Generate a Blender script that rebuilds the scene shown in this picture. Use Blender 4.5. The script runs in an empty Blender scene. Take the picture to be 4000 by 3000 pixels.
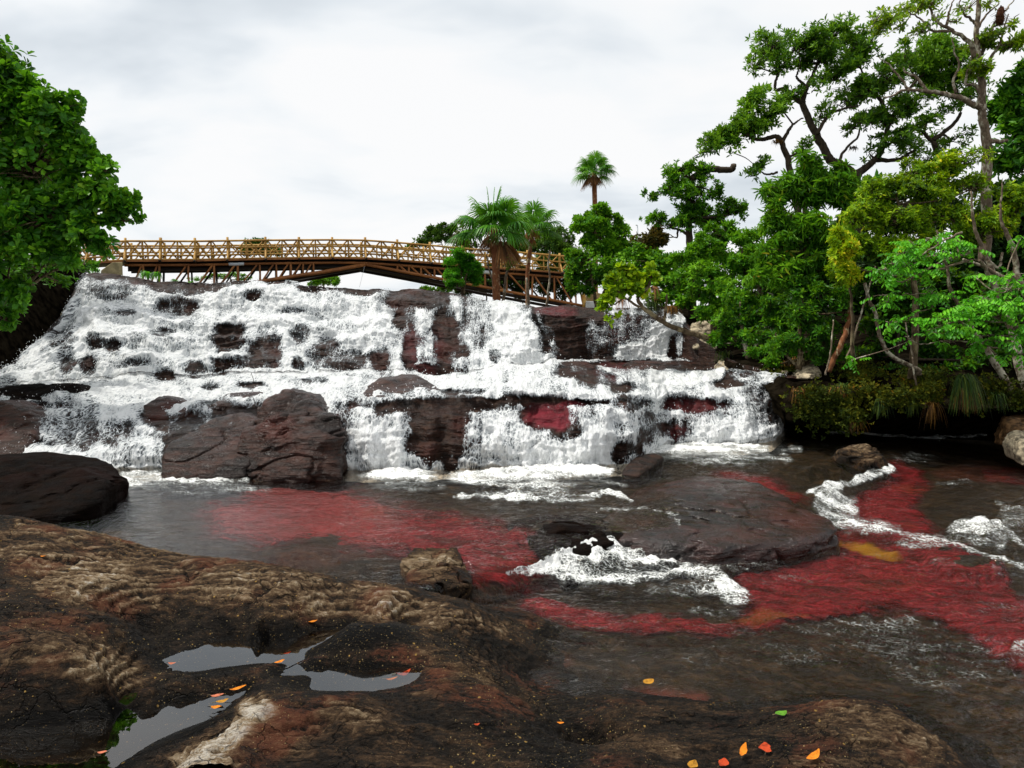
import bpy, bmesh, math
import numpy as np
from mathutils import Vector

# ------------------------------------------------------------------ camera model
F = 2965.0                      # focal length in photo pixels (4000 x 3000)
PITCH = math.radians(3.86)      # tilted down
CZ = 2.2                        # lens height above the lower pool, metres
SP, CP = math.sin(PITCH), math.cos(PITCH)
SC = bpy.context.scene
COL = SC.collection

def ray(px, py):
    px = np.asarray(px, float); py = np.asarray(py, float)
    x = (px - 2000.0) / F; v = (py - 1500.0) / F
    return x, CP - v * SP, -SP - v * CP

def P(px, py, d):
    x, y, z = ray(px, py)
    s = np.asarray(d, float) / y
    return np.stack(np.broadcast_arrays(x * s, y * s, CZ + z * s), -1)

def PZ(px, py, z):
    x, y, zz = ray(px, py)
    s = (np.asarray(z, float) - CZ) / zz
    return np.stack(np.broadcast_arrays(x * s, y * s, CZ + zz * s), -1)

def proj(V):
    dz = V[..., 2] - CZ
    f = V[..., 1] * CP - dz * SP
    u = V[..., 1] * SP + dz * CP
    return 2000 + F * V[..., 0] / f, 1500 - F * u / f

# ------------------------------------------------------------------ noise
def _h(ix, iy, iz, s):
    h = (ix * 374761393 + iy * 668265263 + iz * 2147483647 + s * 1274126177) & 0xffffffff
    h = ((h ^ (h >> 13)) * 1274126177) & 0xffffffff
    h = ((h ^ (h >> 16)) * 2246822519) & 0xffffffff
    return ((h ^ (h >> 15)) & 0xffffff) / float(0xffffff)

def vnoise(x, y, z=0.0, seed=0):
    x, y, z = np.broadcast_arrays(np.asarray(x, float), np.asarray(y, float), np.asarray(z, float))
    fx, fy, fz = np.floor(x), np.floor(y), np.floor(z)
    ix, iy, iz = fx.astype(np.int64), fy.astype(np.int64), fz.astype(np.int64)
    tx, ty, tz = x - fx, y - fy, z - fz
    tx = tx * tx * tx * (tx * (tx * 6 - 15) + 10); ty = ty * ty * ty * (ty * (ty * 6 - 15) + 10); tz = tz * tz * (3 - 2 * tz)
    r = 0
    for a in (0, 1):
        for b in (0, 1):
            for c in (0, 1):
                w = (tx if a else 1 - tx) * (ty if b else 1 - ty) * (tz if c else 1 - tz)
                r = r + w * _h(ix + a, iy + b, iz + c, seed)
    return r * 2 - 1

def fbm(x, y, z=0.0, o=4, seed=0, g=0.5):
    r = 0; a = 1.0; f = 1.0; t = 0
    for i in range(o):
        r = r + a * vnoise(np.asarray(x) * f + 17.3 * i, np.asarray(y) * f - 9.1 * i, np.asarray(z) * f + 3.7 * i, seed + i)
        t += a; a *= g; f *= 2.03
    return r / t * 1.5

def sstep(a, b, x):
    t = np.clip((x - a) / (b - a), 0, 1)
    return t * t * (3 - 2 * t)

def lerp(a, b, t): return a + (b - a) * t

def interp(tab, x, col=1):
    t = np.array(tab, float)
    return np.interp(x, t[:, 0], t[:, col])

# ------------------------------------------------------------------ mesh builders
def grid_faces(nr, nc, mask=None):
    i = np.arange(nr * nc).reshape(nr, nc)
    f = np.stack([i[:-1, :-1], i[:-1, 1:], i[1:, 1:], i[1:, :-1]], -1).reshape(-1, 4)
    return f if mask is None else f[mask.reshape(-1)]

def mk(name, V, faces, mat=None, parent=None, attrs=None, smooth=False):
    V = np.ascontiguousarray(V, np.float32).reshape(-1, 3)
    faces = [np.asarray(f, np.int64) for f in (faces if isinstance(faces, (list, tuple)) else [faces]) if len(f)]
    used = np.zeros(len(V), bool)
    for f in faces: used[f.reshape(-1)] = True
    if not used.all():
        remap = np.cumsum(used) - 1
        V = V[used]; faces = [remap[f] for f in faces]
        attrs = {k: np.asarray(a)[used] for k, a in (attrs or {}).items()}
    me = bpy.data.meshes.new(name)
    me.vertices.add(len(V)); me.vertices.foreach_set('co', V.reshape(-1))
    nl = sum(f.size for f in faces); nf = sum(len(f) for f in faces)
    me.loops.add(nl); me.polygons.add(nf)
    me.loops.foreach_set('vertex_index', np.concatenate([f.reshape(-1) for f in faces]).astype(np.int32))
    st = []; o = 0
    for f in faces:
        st.append(o + np.arange(len(f)) * f.shape[1]); o += f.size
    me.polygons.foreach_set('loop_start', np.concatenate(st).astype(np.int32))
    me.polygons.foreach_set('use_smooth', np.full(nf, bool(smooth)))
    for k, a in (attrs or {}).items():
        a = np.ascontiguousarray(a, np.float32)
        if a.ndim == 2:
            me.attributes.new(k, 'FLOAT_VECTOR', 'POINT').data.foreach_set('vector', a.reshape(-1))
        else:
            me.attributes.new(k, 'FLOAT', 'POINT').data.foreach_set('value', a)
    me.update(calc_edges=True)
    ob = bpy.data.objects.new(name, me)
    if mat: me.materials.append(mat)
    COL.objects.link(ob)
    if parent:
        ob.parent = parent
        ob.matrix_parent_inverse = parent.matrix_basis.inverted()
    return ob

class MB:
    """collects pieces, then links them as ONE mesh object"""
    def __init__(s): s.V = []; s.F = {}; s.n = 0; s.A = []
    def add(s, V, F, rnd=None):
        V = np.asarray(V, float).reshape(-1, 3); F = np.asarray(F)
        if not len(V): return
        s.F.setdefault(F.shape[1], []).append(F + s.n)
        s.V.append(V); s.n += len(V)
        s.A.append(np.full(len(V), 0.5) if rnd is None else np.broadcast_to(np.asarray(rnd, float), (len(V),)))
    def build(s, name, mat, parent=None, smooth=True):
        return mk(name, np.concatenate(s.V), [np.concatenate(f) for f in s.F.values()], mat, parent, {'rnd': np.concatenate(s.A)}, smooth)

def catmull(pts, n):
    p = np.asarray(pts, float)
    if len(p) == 2: return np.array([lerp(p[0], p[1], t) for t in np.linspace(0, 1, n)])
    q = np.vstack([2 * p[0] - p[1], p, 2 * p[-1] - p[-2]])
    t = np.linspace(0, len(p) - 1 - 1e-9, n); i = t.astype(int); u = (t - i)[:, None]
    a, b, c, d = q[i], q[i + 1], q[i + 2], q[i + 3]
    return 0.5 * (2 * b + (c - a) * u + (2 * a - 5 * b + 4 * c - d) * u * u + (3 * b - a - 3 * c + d) * u ** 3)

def tube_vf(path, rad, ns=8, cap=True):
    path = np.asarray(path, float); m = len(path)
    rad = np.broadcast_to(np.asarray(rad, float), (m,))
    T = np.gradient(path, axis=0); T /= np.linalg.norm(T, axis=1)[:, None] + 1e-9
    ref = np.array([0, 0, 1.0]) if abs(T[0, 2]) < 0.9 else np.array([1.0, 0, 0])
    A = np.cross(T, ref); A /= np.linalg.norm(A, axis=1)[:, None] + 1e-9
    B = np.cross(T, A)
    th = np.arange(ns) * 2 * np.pi / ns
    V = path[:, None] + rad[:, None, None] * (A[:, None] * np.cos(th)[None, :, None] + B[:, None] * np.sin(th)[None, :, None])
    i = np.arange(m * ns).reshape(m, ns); j = np.roll(i, -1, 1)
    F = np.stack([i[:-1], j[:-1], j[1:], i[1:]], -1).reshape(-1, 4)
    V = V.reshape(-1, 3)
    if cap:
        n0 = len(V)
        V = np.vstack([V, path[0], path[-1]])
        c0 = np.stack([i[0], np.full(ns, n0), np.full(ns, n0), j[0]], -1)
        F = F
        tri = np.concatenate([np.stack([j[0], i[0], np.full(ns, n0)], -1), np.stack([i[-1], j[-1], np.full(ns, n0 + 1)], -1)])
        return V, F, tri
    return V, F, None

def add_tube(mb, path, rad, ns=8, rnd=None):
    V, F, T = tube_vf(path, rad, ns)
    n = mb.n
    mb.add(V, F, rnd)
    mb.F.setdefault(3, []).append(T + n)

def log_mesh(name, p0, p1, r, mat, parent, ns=10, wob=0.0):
    p0 = np.asarray(p0, float); p1 = np.asarray(p1, float)
    rq = np.random.default_rng(int(abs(p0[0] * 7919 + p1[2] * 104729 + p1[0] * 31)) % 2**31); L_ = np.linalg.norm(p1 - p0)
    p0 = p0 + rq.normal(0, .010, 3); p1 = p1 + rq.normal(0, .010, 3); r = r * rq.uniform(.86, 1.16)
    path = np.array([lerp(p0, p1, t) for t in np.linspace(0, 1, 6)]); path[1:-1] += rq.normal(0, .006, (4, 3)) * min(L_, 1.5)
    mb = MB(); add_tube(mb, path, r * np.array([1.0, 1.03, .98, 1.0, .97, .95]), ns)
    return mb.build(name, mat, parent)

# ------------------------------------------------------------------ tagging
def tag(o, label=None, cat=None, group=None, kind=None):
    if label: o['label'] = label
    if cat: o['category'] = cat
    if group: o['group'] = group
    if kind: o['kind'] = kind
    return o

def empty(name, loc):
    o = bpy.data.objects.new(name, None); o.empty_display_size = 0.2
    o.location = [float(c) for c in loc]; COL.objects.link(o)
    return o

# ------------------------------------------------------------------ node helper
def srgb(r, g, b):
    f = lambda c: (c / 255 / 12.92) if c / 255 <= 0.04045 else ((c / 255 + 0.055) / 1.055) ** 2.4
    return (f(r), f(g), f(b), 1.0)

class NT:
    def __init__(s, tree): s.t = tree; tree.nodes.clear()
    def n(s, typ, ins=None, **props):
        nd = s.t.nodes.new(typ)
        for k, v in props.items(): setattr(nd, k, v)
        for k, v in (ins or {}).items(): s.set(nd.inputs[k], v)
        return nd
    def set(s, sock, v):
        if isinstance(v, bpy.types.NodeSocket): s.t.links.new(v, sock)
        elif isinstance(v, bpy.types.Node): s.t.links.new(v.outputs[0], sock)
        elif v is not None: sock.default_value = v
    def m(s, op, a, b=0.0, c=None, clamp=False):
        nd = s.n('ShaderNodeMath', {0: a, 1: b}, operation=op, use_clamp=clamp)
        if c is not None: s.set(nd.inputs[2], c)
        return nd.outputs[0]
    def mix(s, f, a, b, blend='MIX'):
        nd = s.t.nodes.new('ShaderNodeMix'); nd.data_type = 'RGBA'; nd.blend_type = blend
        s.set(nd.inputs[0], f); s.set(nd.inputs[6], a); s.set(nd.inputs[7], b)
        return nd.outputs[2]
    def noise(s, vec, scale, detail=4.0, rough=0.55, dist=0.0):
        return s.n('ShaderNodeTexNoise', {'Vector': vec, 'Scale': scale, 'Detail': detail, 'Roughness': rough, 'Distortion': dist}).outputs[0]
    def vor(s, vec, scale, feature='F1', out=0):
        return s.n('ShaderNodeTexVoronoi', {'Vector': vec, 'Scale': scale}, feature=feature).outputs[out]
    def ramp(s, fac, stops, interp='LINEAR'):
        nd = s.n('ShaderNodeValToRGB', {0: fac}); cr = nd.color_ramp; cr.interpolation = interp
        while len(cr.elements) < len(stops): cr.elements.new(0.5)
        for e, (p, c) in zip(cr.elements, stops):
            e.position = p; e.color = c if len(c) == 4 else (*c, 1)
        return nd.outputs[0]
    def mr(s, v, a, b, c=0.0, d=1.0, smooth=True):
        return s.n('ShaderNodeMapRange', {0: v, 1: a, 2: b, 3: c, 4: d}, interpolation_type='SMOOTHSTEP' if smooth else 'LINEAR').outputs[0]
    def attr(s, name, out=2):
        return s.n('ShaderNodeAttribute', attribute_name=name).outputs[out]
    def pos(s): return s.n('ShaderNodeNewGeometry').outputs[0]
    def scalev(s, vec, sc):
        return s.n('ShaderNodeVectorMath', {0: vec, 1: sc}, operation='MULTIPLY').outputs[0]
    def bump(s, h, strength=0.5, dist=0.02, normal=None):
        return s.n('ShaderNodeBump', {'Height': h, 'Strength': strength, 'Distance': dist, 'Normal': normal}).outputs[0]
    def bsdf(s, col, rough=0.6, spec=0.5, normal=None, **kw):
        ins = {'Base Color': col, 'Roughness': rough, 'Specular IOR Level': spec, 'Normal': normal}; ins.update(kw)
        return s.n('ShaderNodeBsdfPrincipled', ins).outputs[0]
    def out(s, sh): s.n('ShaderNodeOutputMaterial', {0: sh})

def newmat(name):
    m = bpy.data.materials.new(name); m.use_nodes = True
    return m, NT(m.node_tree)
# ------------------------------------------------------------------ materials
def mat_rock(name, warm=1.0, red=False, dark=1.0, rough=0.3, lay=1.0, spec=.12):
    m, t = newmat(name); p = t.pos()
    big = t.noise(p, 0.9, 4); mid = t.noise(p, 5.0, 5, 0.6); fine = t.noise(p, 38.0, 3)
    strat = t.noise(t.scalev(p, (2.0, 2.0, 16.0)), 1.6, 5, 0.6, 0.6)
    d = dark
    c = t.ramp(mid, [(0.30, (0.004 * d, 0.003 * d, 0.003 * d)), (0.5, (0.017 * d, 0.010 * d, 0.007 * d)), (0.72, (0.060 * d, 0.031 * d * (2 - warm), 0.017 * d))])
    c2 = t.ramp(strat, [(0.36, (0.005 * d, 0.0035 * d, 0.003 * d)), (0.66, (0.062 * d * warm, 0.024 * d, 0.014 * d))])
    c = t.mix(0.5, c, c2)
    c = t.mix(t.mr(big, 0.52, 0.70, 0, 0.7), c, (0.060 * d * warm, 0.016 * d, 0.010 * d, 1))
    c = t.mix(t.mr(big, 0.46, 0.32, 0, 0.75), c, (0.007 * d, 0.006 * d, 0.0055 * d, 1))
    sp = t.mr(fine, 0.66, 0.74, 0, 0.55)
    c = t.mix(sp, c, (0.14 * d, 0.09 * d, 0.04 * d, 1))
    if red:
        r = t.attr('red')
        c = t.mix(t.m('MULTIPLY', r, t.mr(mid, 0.3, 0.6, .4, 1)), c, (0.16, 0.012, 0.022, 1))
    h = t.m('ADD', t.m('MULTIPLY', strat, 0.8 * lay), t.m('ADD', t.m('MULTIPLY', mid, 0.7), t.m('MULTIPLY', fine, 0.22)))
    t.out(t.bsdf(c, t.mr(mid, .3, .7, rough, rough + .28), spec, t.bump(h, 1.0, 0.07)))
    return m

def mat_foam():
    m, t = newmat('white_water')
    f = t.attr('foam'); fl = t.attr('flow', 1)
    a = t.noise(t.scalev(fl, (1.0, 0.22, 1.0)), 6.0, 7, 0.68, 0.5); sd = t.noise(t.scalev(fl, (1.0, 0.07, 1.0)), 22.0, 4, .6, .3)
    b = t.noise(t.scalev(fl, (1.0, 0.26, 1.0)), 24.0, 5, 0.72, 0.6)
    dv = t.n('ShaderNodeVectorMath', {0: t.scalev(fl, (1.0, 0.38, 1.0)), 1: t.scalev(t.n('ShaderNodeTexNoise', {'Vector': fl, 'Scale': 20.0, 'Detail': 3.0}).outputs[1], (.06, .06, .0))}, operation='ADD').outputs[0]
    v = t.vor(dv, 24.0, 'DISTANCE_TO_EDGE')
    lace = t.mr(v, 0.0, 0.20, 0.085, -0.06)
    n = t.m('ADD', t.m('MULTIPLY', a, 0.40), t.m('ADD', t.m('MULTIPLY', b, 0.36), t.m('MULTIPLY', sd, .24)))
    n = t.m('SUBTRACT', n, lace)
    # foam coverage: noise mapped so that f ~ covered fraction
    x = t.m('SUBTRACT', t.m('ADD', t.m('MULTIPLY', f, 0.62), 0.16), n)
    al = t.mr(x, -0.06, 0.19)
    al = t.m('MULTIPLY', al, t.mr(f, 0.02, 0.12))
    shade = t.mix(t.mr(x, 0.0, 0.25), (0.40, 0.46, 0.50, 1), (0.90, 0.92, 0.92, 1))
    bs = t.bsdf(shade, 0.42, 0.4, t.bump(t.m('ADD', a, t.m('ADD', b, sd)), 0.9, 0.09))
    tr = t.n('ShaderNodeBsdfTransparent').outputs[0]
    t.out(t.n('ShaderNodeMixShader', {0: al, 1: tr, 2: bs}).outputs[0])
    return m

def mat_water():
    m, t = newmat('river_water_surface'); p = t.pos()
    f = t.attr('foam')
    sp = t.scalev(p, (1.0, 1.35, 1.0))
    w1 = t.noise(sp, 2.6, 5, 0.58, 1.2); w2 = t.noise(sp, 9.0, 4, 0.6, 1.0); w3 = t.noise(sp, 34.0, 3)
    h = t.m('ADD', t.m('MULTIPLY', w1, 0.9), t.m('ADD', t.m('MULTIPLY', w2, 0.36), t.m('MULTIPLY', w3, 0.10)))
    nrm = t.bump(h, t.m('MULTIPLY', t.attr('chop'), 0.8), 0.13)
    fr = t.n('ShaderNodeFresnel', {'IOR': 1.33, 'Normal': nrm}).outputs[0]
    gl = t.n('ShaderNodeBsdfGlossy', {'Color': (1, 1, 1, 1), 'Roughness': 0.035, 'Normal': nrm}).outputs[0]
    tr = t.n('ShaderNodeBsdfTransparent', {'Color': (0.88, 0.79, 0.67, 1)}).outputs[0]
    water = t.n('ShaderNodeMixShader', {0: t.m('MULTIPLY', fr, t.mr(t.attr('chop'), .32, .60, 1.0, .55)), 1: tr, 2: gl}).outputs[0]
    ps = t.scalev(t.n('ShaderNodeMapping', {'Vector': p, 'Rotation': (0, 0, math.radians(24))}).outputs[0], (0.55, 1.35, 1.0))
    n = t.m('ADD', t.m('MULTIPLY', t.noise(ps, 6.0, 8, 0.72, 1.2), 0.62), t.m('MULTIPLY', t.noise(ps, 32.0, 5, 0.72, 0.8), 0.38))
    v = t.vor(t.n('ShaderNodeVectorMath', {0: p, 1: t.scalev(t.n('ShaderNodeTexNoise', {'Vector': p, 'Scale': 14.0, 'Detail': 3.0}).outputs[1], (.10, .10, .0))}, operation='ADD').outputs[0], 26.0, 'DISTANCE_TO_EDGE'); lace = t.mr(v, 0.0, 0.18, 0.085, -0.06)
    n = t.m('SUBTRACT', n, lace)
    x = t.m('SUBTRACT', t.m('ADD', t.m('MULTIPLY', f, 0.62), 0.16), n)
    al = t.m('MULTIPLY', t.mr(x, -0.11, 0.22), t.mr(f, 0.02, 0.14))
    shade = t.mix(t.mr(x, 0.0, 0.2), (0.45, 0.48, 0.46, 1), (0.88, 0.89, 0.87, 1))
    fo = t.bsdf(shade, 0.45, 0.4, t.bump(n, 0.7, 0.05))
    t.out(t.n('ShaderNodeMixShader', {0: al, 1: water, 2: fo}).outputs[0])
    return m

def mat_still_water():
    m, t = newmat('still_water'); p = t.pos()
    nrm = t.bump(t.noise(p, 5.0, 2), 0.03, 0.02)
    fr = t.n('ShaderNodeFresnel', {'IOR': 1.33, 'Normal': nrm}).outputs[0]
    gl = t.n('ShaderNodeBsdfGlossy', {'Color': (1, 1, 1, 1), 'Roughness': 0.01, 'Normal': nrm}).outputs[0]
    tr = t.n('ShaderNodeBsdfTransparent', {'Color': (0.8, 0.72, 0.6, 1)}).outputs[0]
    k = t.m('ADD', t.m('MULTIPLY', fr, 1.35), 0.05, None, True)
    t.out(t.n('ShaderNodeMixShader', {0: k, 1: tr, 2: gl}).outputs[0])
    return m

def mat_bed():
    m, t = newmat('river_bed_rock'); p = t.pos()
    pr = t.n('ShaderNodeMapping', {'Vector': p, 'Rotation': (0, 0, math.radians(26))}).outputs[0]
    a = t.noise(t.scalev(pr, (1.0, 2.2, 1.0)), 2.2, 7, 0.66, 0.8); b = t.noise(p, 16.0, 6, 0.7); c3 = t.noise(p, 55.0, 2)
    st = t.noise(t.scalev(pr, (1.6, 9.0, 2.0)), 1.7, 7, 0.68, 1.0)
    c = t.ramp(t.m('ADD', t.m('MULTIPLY', a, .5), t.m('MULTIPLY', b, .5)), [(0.34, (0.004, 0.003, 0.0025)), (0.5, (0.018, 0.0135, 0.009)), (0.66, (0.095, 0.064, 0.036))])
    c = t.mix(t.mr(st, 0.50, 0.66, 0, .6), c, (0.009, 0.010, 0.007, 1))
    c = t.mix(t.mr(c3, 0.64, 0.72, 0, 0.5), c, (0.10, 0.075, 0.04, 1))
    pk = t.attr('red')
    c = t.mix(t.m('MULTIPLY', pk, t.mr(b, .3, .62, .35, .95)), c, (0.14, 0.040, 0.034, 1))
    t.out(t.bsdf(c, 0.5, 0.1, t.bump(t.m('ADD', a, t.m('MULTIPLY', b, .5)), 0.9, 0.08)))
    return m

def mat_red_plants():
    m, t = newmat('crimson_water_plants'); p = t.pos()
    a = t.noise(t.scalev(p, (1.0, 2.6, 1.0)), 6.0, 6, 0.65, 1.0); b = t.noise(p, 40.0, 4, 0.65); g = t.noise(p, 1.1, 3)
    c = t.ramp(a, [(0.30, (0.028, 0.003, 0.006)), (0.44, (0.15, 0.008, 0.018)), (0.57, (0.33, 0.024, 0.046)), (0.76, (0.50, 0.10, 0.12))])
    c = t.mix(t.mr(b, 0.58, 0.44, 0, 0.65), c, (0.07, 0.008, 0.010, 1))
    c = t.mix(t.mr(g, 0.56, 0.74, 0, .55), c, (0.20, 0.045, 0.016, 1))
    pq = t.n('ShaderNodeMapping', {'Vector': p, 'Rotation': (0, 0, math.radians(22))}).outputs[0]
    dk = t.noise(t.scalev(pq, (.8, 3.4, 1.0)), 2.0, 6, .66, .8)
    c = t.mix(t.mr(dk, .49, .64, 0, .86), c, (0.035, 0.007, 0.006, 1))
    c = t.mix(t.m('MULTIPLY', t.attr('pale'), .34), c, (0.42, 0.12, 0.13, 1))
    c = t.mix(t.attr('yellow'), c, (0.42, 0.26, 0.015, 1))
    pr = t.n('ShaderNodeMapping', {'Vector': p, 'Rotation': (0, 0, math.radians(20))}).outputs[0]
    fz = t.m('ADD', t.m('MULTIPLY', t.noise(t.scalev(pr, (1.0, 3.2, 1.0)), 5.0, 7, .7, .8), .6), t.m('MULTIPLY', b, .4))
    al = t.mr(t.m('SUBTRACT', t.m('ADD', t.m('MULTIPLY', t.attr('cover'), 1.22), -.24), t.m('MULTIPLY', t.m('SUBTRACT', fz, .34), 2.6)), -.30, .34)
    tr = t.n('ShaderNodeBsdfTransparent').outputs[0]
    t.out(t.n('ShaderNodeMixShader', {0: al, 1: tr, 2: t.bsdf(c, 0.7, 0.05, t.bump(b, 0.9, 0.04))}).outputs[0])
    return m

def mat_shore_rock():
    m, t = newmat('weathered_shore_rock'); p = t.pos()
    dry_lit = t.attr('dry')
    a = t.noise(p, 3.0, 6, 0.65, 0.5); b = t.noise(t.scalev(p, (1, 3.2, 2.4)), 13.0, 8, 0.74, 0.8); m2 = t.noise(t.scalev(p, (1, 2.2, 1.6)), 6.0, 6, .66, 1.0); c3 = t.noise(p, 120.0, 4, .7)
    k = t.m('ADD', dry_lit, t.m('ADD', t.m('MULTIPLY', t.m('SUBTRACT', a, 0.5), 0.75), t.m('ADD', t.m('MULTIPLY', t.m('SUBTRACT', b, 0.5), 0.95), t.m('ADD', t.m('MULTIPLY', t.m('SUBTRACT', m2, 0.5), 0.8), t.m('MULTIPLY', t.m('SUBTRACT', c3, 0.5), 0.45)))))
    c = t.ramp(k, [(0.06, (0.0045, 0.0040, 0.0036)), (0.30, (0.018, 0.0135, 0.010)), (0.46, (0.056, 0.034, 0.020)), (0.62, (0.135, 0.088, 0.050)), (0.80, (0.30, 0.225, 0.14)), (1.0, (0.60, 0.55, 0.47))])
    rusty = t.mr(t.noise(p, 1.7, 4), 0.52, 0.66, 0, .6)
    c = t.mix(t.m('MULTIPLY', rusty, t.mr(k, .18, .4)), c, (0.125, 0.040, 0.022, 1))
    crk = t.vor(t.n('ShaderNodeVectorMath', {0: t.scalev(p, (1.0, 1.9, 1.0)), 1: t.scalev(t.n('ShaderNodeTexNoise', {'Vector': p, 'Scale': 3.5, 'Detail': 6.0}).outputs[1], (.5, .5, .5))}, operation='ADD').outputs[0], 4.5, 'DISTANCE_TO_EDGE')
    crack = t.m('MULTIPLY', t.mr(crk, .0, .035, 1, 0), t.mr(t.noise(p, 1.1, 3), .44, .58))
    c = t.mix(t.m('MULTIPLY', crack, .85), c, (.004, .0035, .003, 1))
    # pale grit and lichen specks
    for sc, th, col in ((44.0, 0.93, (0.34, 0.21, 0.06, 1)), (95.0, 0.90, (0.40, 0.30, 0.14, 1)), (160.0, 0.82, (0.26, 0.19, 0.09, 1))):
        vn = t.n('ShaderNodeTexVoronoi', {'Vector': t.n('ShaderNodeVectorMath', {0: p, 1: t.scalev(t.n('ShaderNodeTexNoise', {'Vector': p, 'Scale': sc * 1.6, 'Detail': 2.0}).outputs[1], (.5 / sc, .5 / sc, .5 / sc))}, operation='ADD').outputs[0], 'Scale': sc, 'Randomness': 1.0})
        rnd = t.n('ShaderNodeSeparateColor', {0: vn.outputs[1]}).outputs[0]
        size = t.n('ShaderNodeSeparateColor', {0: vn.outputs[1]}).outputs[1]
        dd = t.m('LESS_THAN', vn.outputs[0], t.m('MULTIPLY', t.m('ADD', t.m('MULTIPLY', size, size), .25), 0.27))
        on = t.m('MULTIPLY', dd, t.m('GREATER_THAN', t.m('ADD', rnd, t.m('MULTIPLY', t.m('SUBTRACT', t.noise(p, 1.5, 4), .5), 1.1)), th))
        c = t.mix(t.m('MULTIPLY', on, 0.9), c, col)
    rough = t.mr(k, 0.1, 0.5, 0.34, 0.9)
    h = t.m('SUBTRACT', t.m('ADD', t.m('MULTIPLY', b, 0.8), t.m('ADD', t.m('MULTIPLY', m2, .5), t.m('MULTIPLY', c3, 0.3))), t.m('MULTIPLY', crack, .5))
    t.out(t.bsdf(c, rough, 0.07, t.bump(h, 1.0, 0.04)))
    return m

def mat_leaf(name, cols, trans=0.3, rough=0.45, spec=0.22):
    """cols: (dark, mid, light) linear rgb"""
    m, t = newmat(name)
    r = t.attr('rnd')
    c = t.ramp(r, [(0.12, cols[0]), (0.5, cols[1]), (0.86, cols[2])] + ([(0.97, cols[3])] if len(cols) > 3 else []))
    back = t.n('ShaderNodeNewGeometry').outputs['Backfacing']
    bs = t.bsdf(c, rough, spec)
    tl = t.n('ShaderNodeBsdfTranslucent', {'Color': t.mix(0.5, c, (c_ := (cols[2][0] * 1.3, cols[2][1] * 1.25, cols[2][2] * .6, 1)))}).outputs[0]
    t.out(t.n('ShaderNodeMixShader', {0: trans, 1: bs, 2: tl}).outputs[0])
    return m

def mat_bark(name, c0, c1, c2, sc=14.0, thr=0.5):
    m, t = newmat(name); p = t.pos()
    a = t.noise(t.scalev(p, (1, 1, 0.5)), sc, 5, 0.65); b = t.noise(p, sc * 0.25, 3)
    c = t.ramp(a, [(0.3, c0), (0.52, c1)])
    c = t.mix(t.mr(t.m('ADD', t.m('MULTIPLY', b, .5), t.m('MULTIPLY', a, .5)), thr, thr + 0.1), c, (*c2, 1))
    t.out(t.bsdf(c, 0.85, 0.2, t.bump(a, 0.8, 0.02)))
    return m

def mat_wood(name, c0, c1, c2):
    m, t = newmat(name); p = t.pos()
    a = t.noise(p, 1.1, 6, 0.7); b = t.noise(p, 26.0, 5, 0.65)
    c = t.ramp(t.m('ADD', t.m('MULTIPLY', a, .6), t.m('MULTIPLY', b, .4)), [(0.32, c0), (0.5, c1), (0.66, c2)])
    t.out(t.bsdf(c, 0.6, 0.3, t.bump(b, 0.5, 0.01)))
    return m

def mat_plain(name, col, rough=0.7, var=0.4, sc=8.0, spec=0.3):
    m, t = newmat(name); p = t.pos()
    a = t.noise(p, sc, 5, 0.6)
    c = t.mix(t.mr(a, .3, .7), tuple(x * (1 - var) for x in col) + (1,), tuple(x * (1 + var) for x in col) + (1,))
    t.out(t.bsdf(c, rough, spec, t.bump(a, 0.5, 0.02)))
    return m

M = {}
M['cliff'] = mat_rock('wet_cascade_rock', red=True, dark=0.85, spec=.16)
M['boulder'] = mat_rock('wet_brown_rock', warm=1.15, dark=.95, rough=.22, spec=.2)
M['dark_boulder'] = mat_rock('dark_wet_rock', warm=.9, dark=.17, rough=.6, spec=.04)
M['swell'] = mat_rock('wet_red_stained_rock', warm=1.45, dark=.62, rough=.10, spec=.42, lay=.6)
M['foam'] = mat_foam()
M['water'] = mat_water()
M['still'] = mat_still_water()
M['bed'] = mat_bed()
M['red'] = mat_red_plants()
M['shore'] = mat_shore_rock()
M['pale_rock'] = mat_plain('pale_lichen_rock', (0.30, 0.25, 0.17), 0.85, 0.75, 9.0)
M['brown_rock'] = mat_plain('brown_crusted_rock', (0.14, 0.075, 0.03), 0.7, 0.7, 12.0)
M['bank'] = mat_plain('dark_bank_soil', (0.007, 0.0055, 0.0035), 0.95, 0.8, 6.0, 0.0)  # near-black base colour holds the shade under the trees
M['ground'] = mat_plain('savanna_ground', (0.13, 0.11, 0.05), 0.95, 0.4, 0.8)
G = lambda r, g, b: (r, g, b)
M['leaf_broad'] = mat_leaf('broad_glossy_leaf', [G(.006, .034, .004), G(.045, .19, .010), G(.19, .46, .020), G(.32, .46, .02)], .30)
M['leaf_tall'] = mat_leaf('small_dark_leaf', [G(.007, .034, .004), G(.058, .185, .010), G(.22, .42, .018)], .30)
M['leaf_mid'] = mat_leaf('mid_green_leaf', [G(.007, .036, .004), G(.062, .235, .010), G(.25, .52, .020)], .32)
M['leaf_yellow'] = mat_leaf('yellow_green_leaf', [G(.020, .065, .004), G(.15, .32, .007), G(.42, .58, .012), G(.66, .58, .02)], .32)
M['leaf_long'] = mat_leaf('long_hanging_leaf', [G(.008, .038, .004), G(.070, .235, .010), G(.24, .50, .02), G(.42, .22, .03)], .30)
M['leaf_fresh'] = mat_leaf('fresh_bright_leaf', [G(.012, .070, .006), G(.080, .36, .014), G(.22, .62, .030)], .34)
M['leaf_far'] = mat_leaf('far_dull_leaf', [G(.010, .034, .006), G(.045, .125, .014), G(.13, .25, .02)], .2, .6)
M['leaf_rust'] = mat_leaf('rust_tinged_leaf', [G(.02, .035, .006), G(.07, .075, .012), G(.19, .12, .018)], .2)
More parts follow.
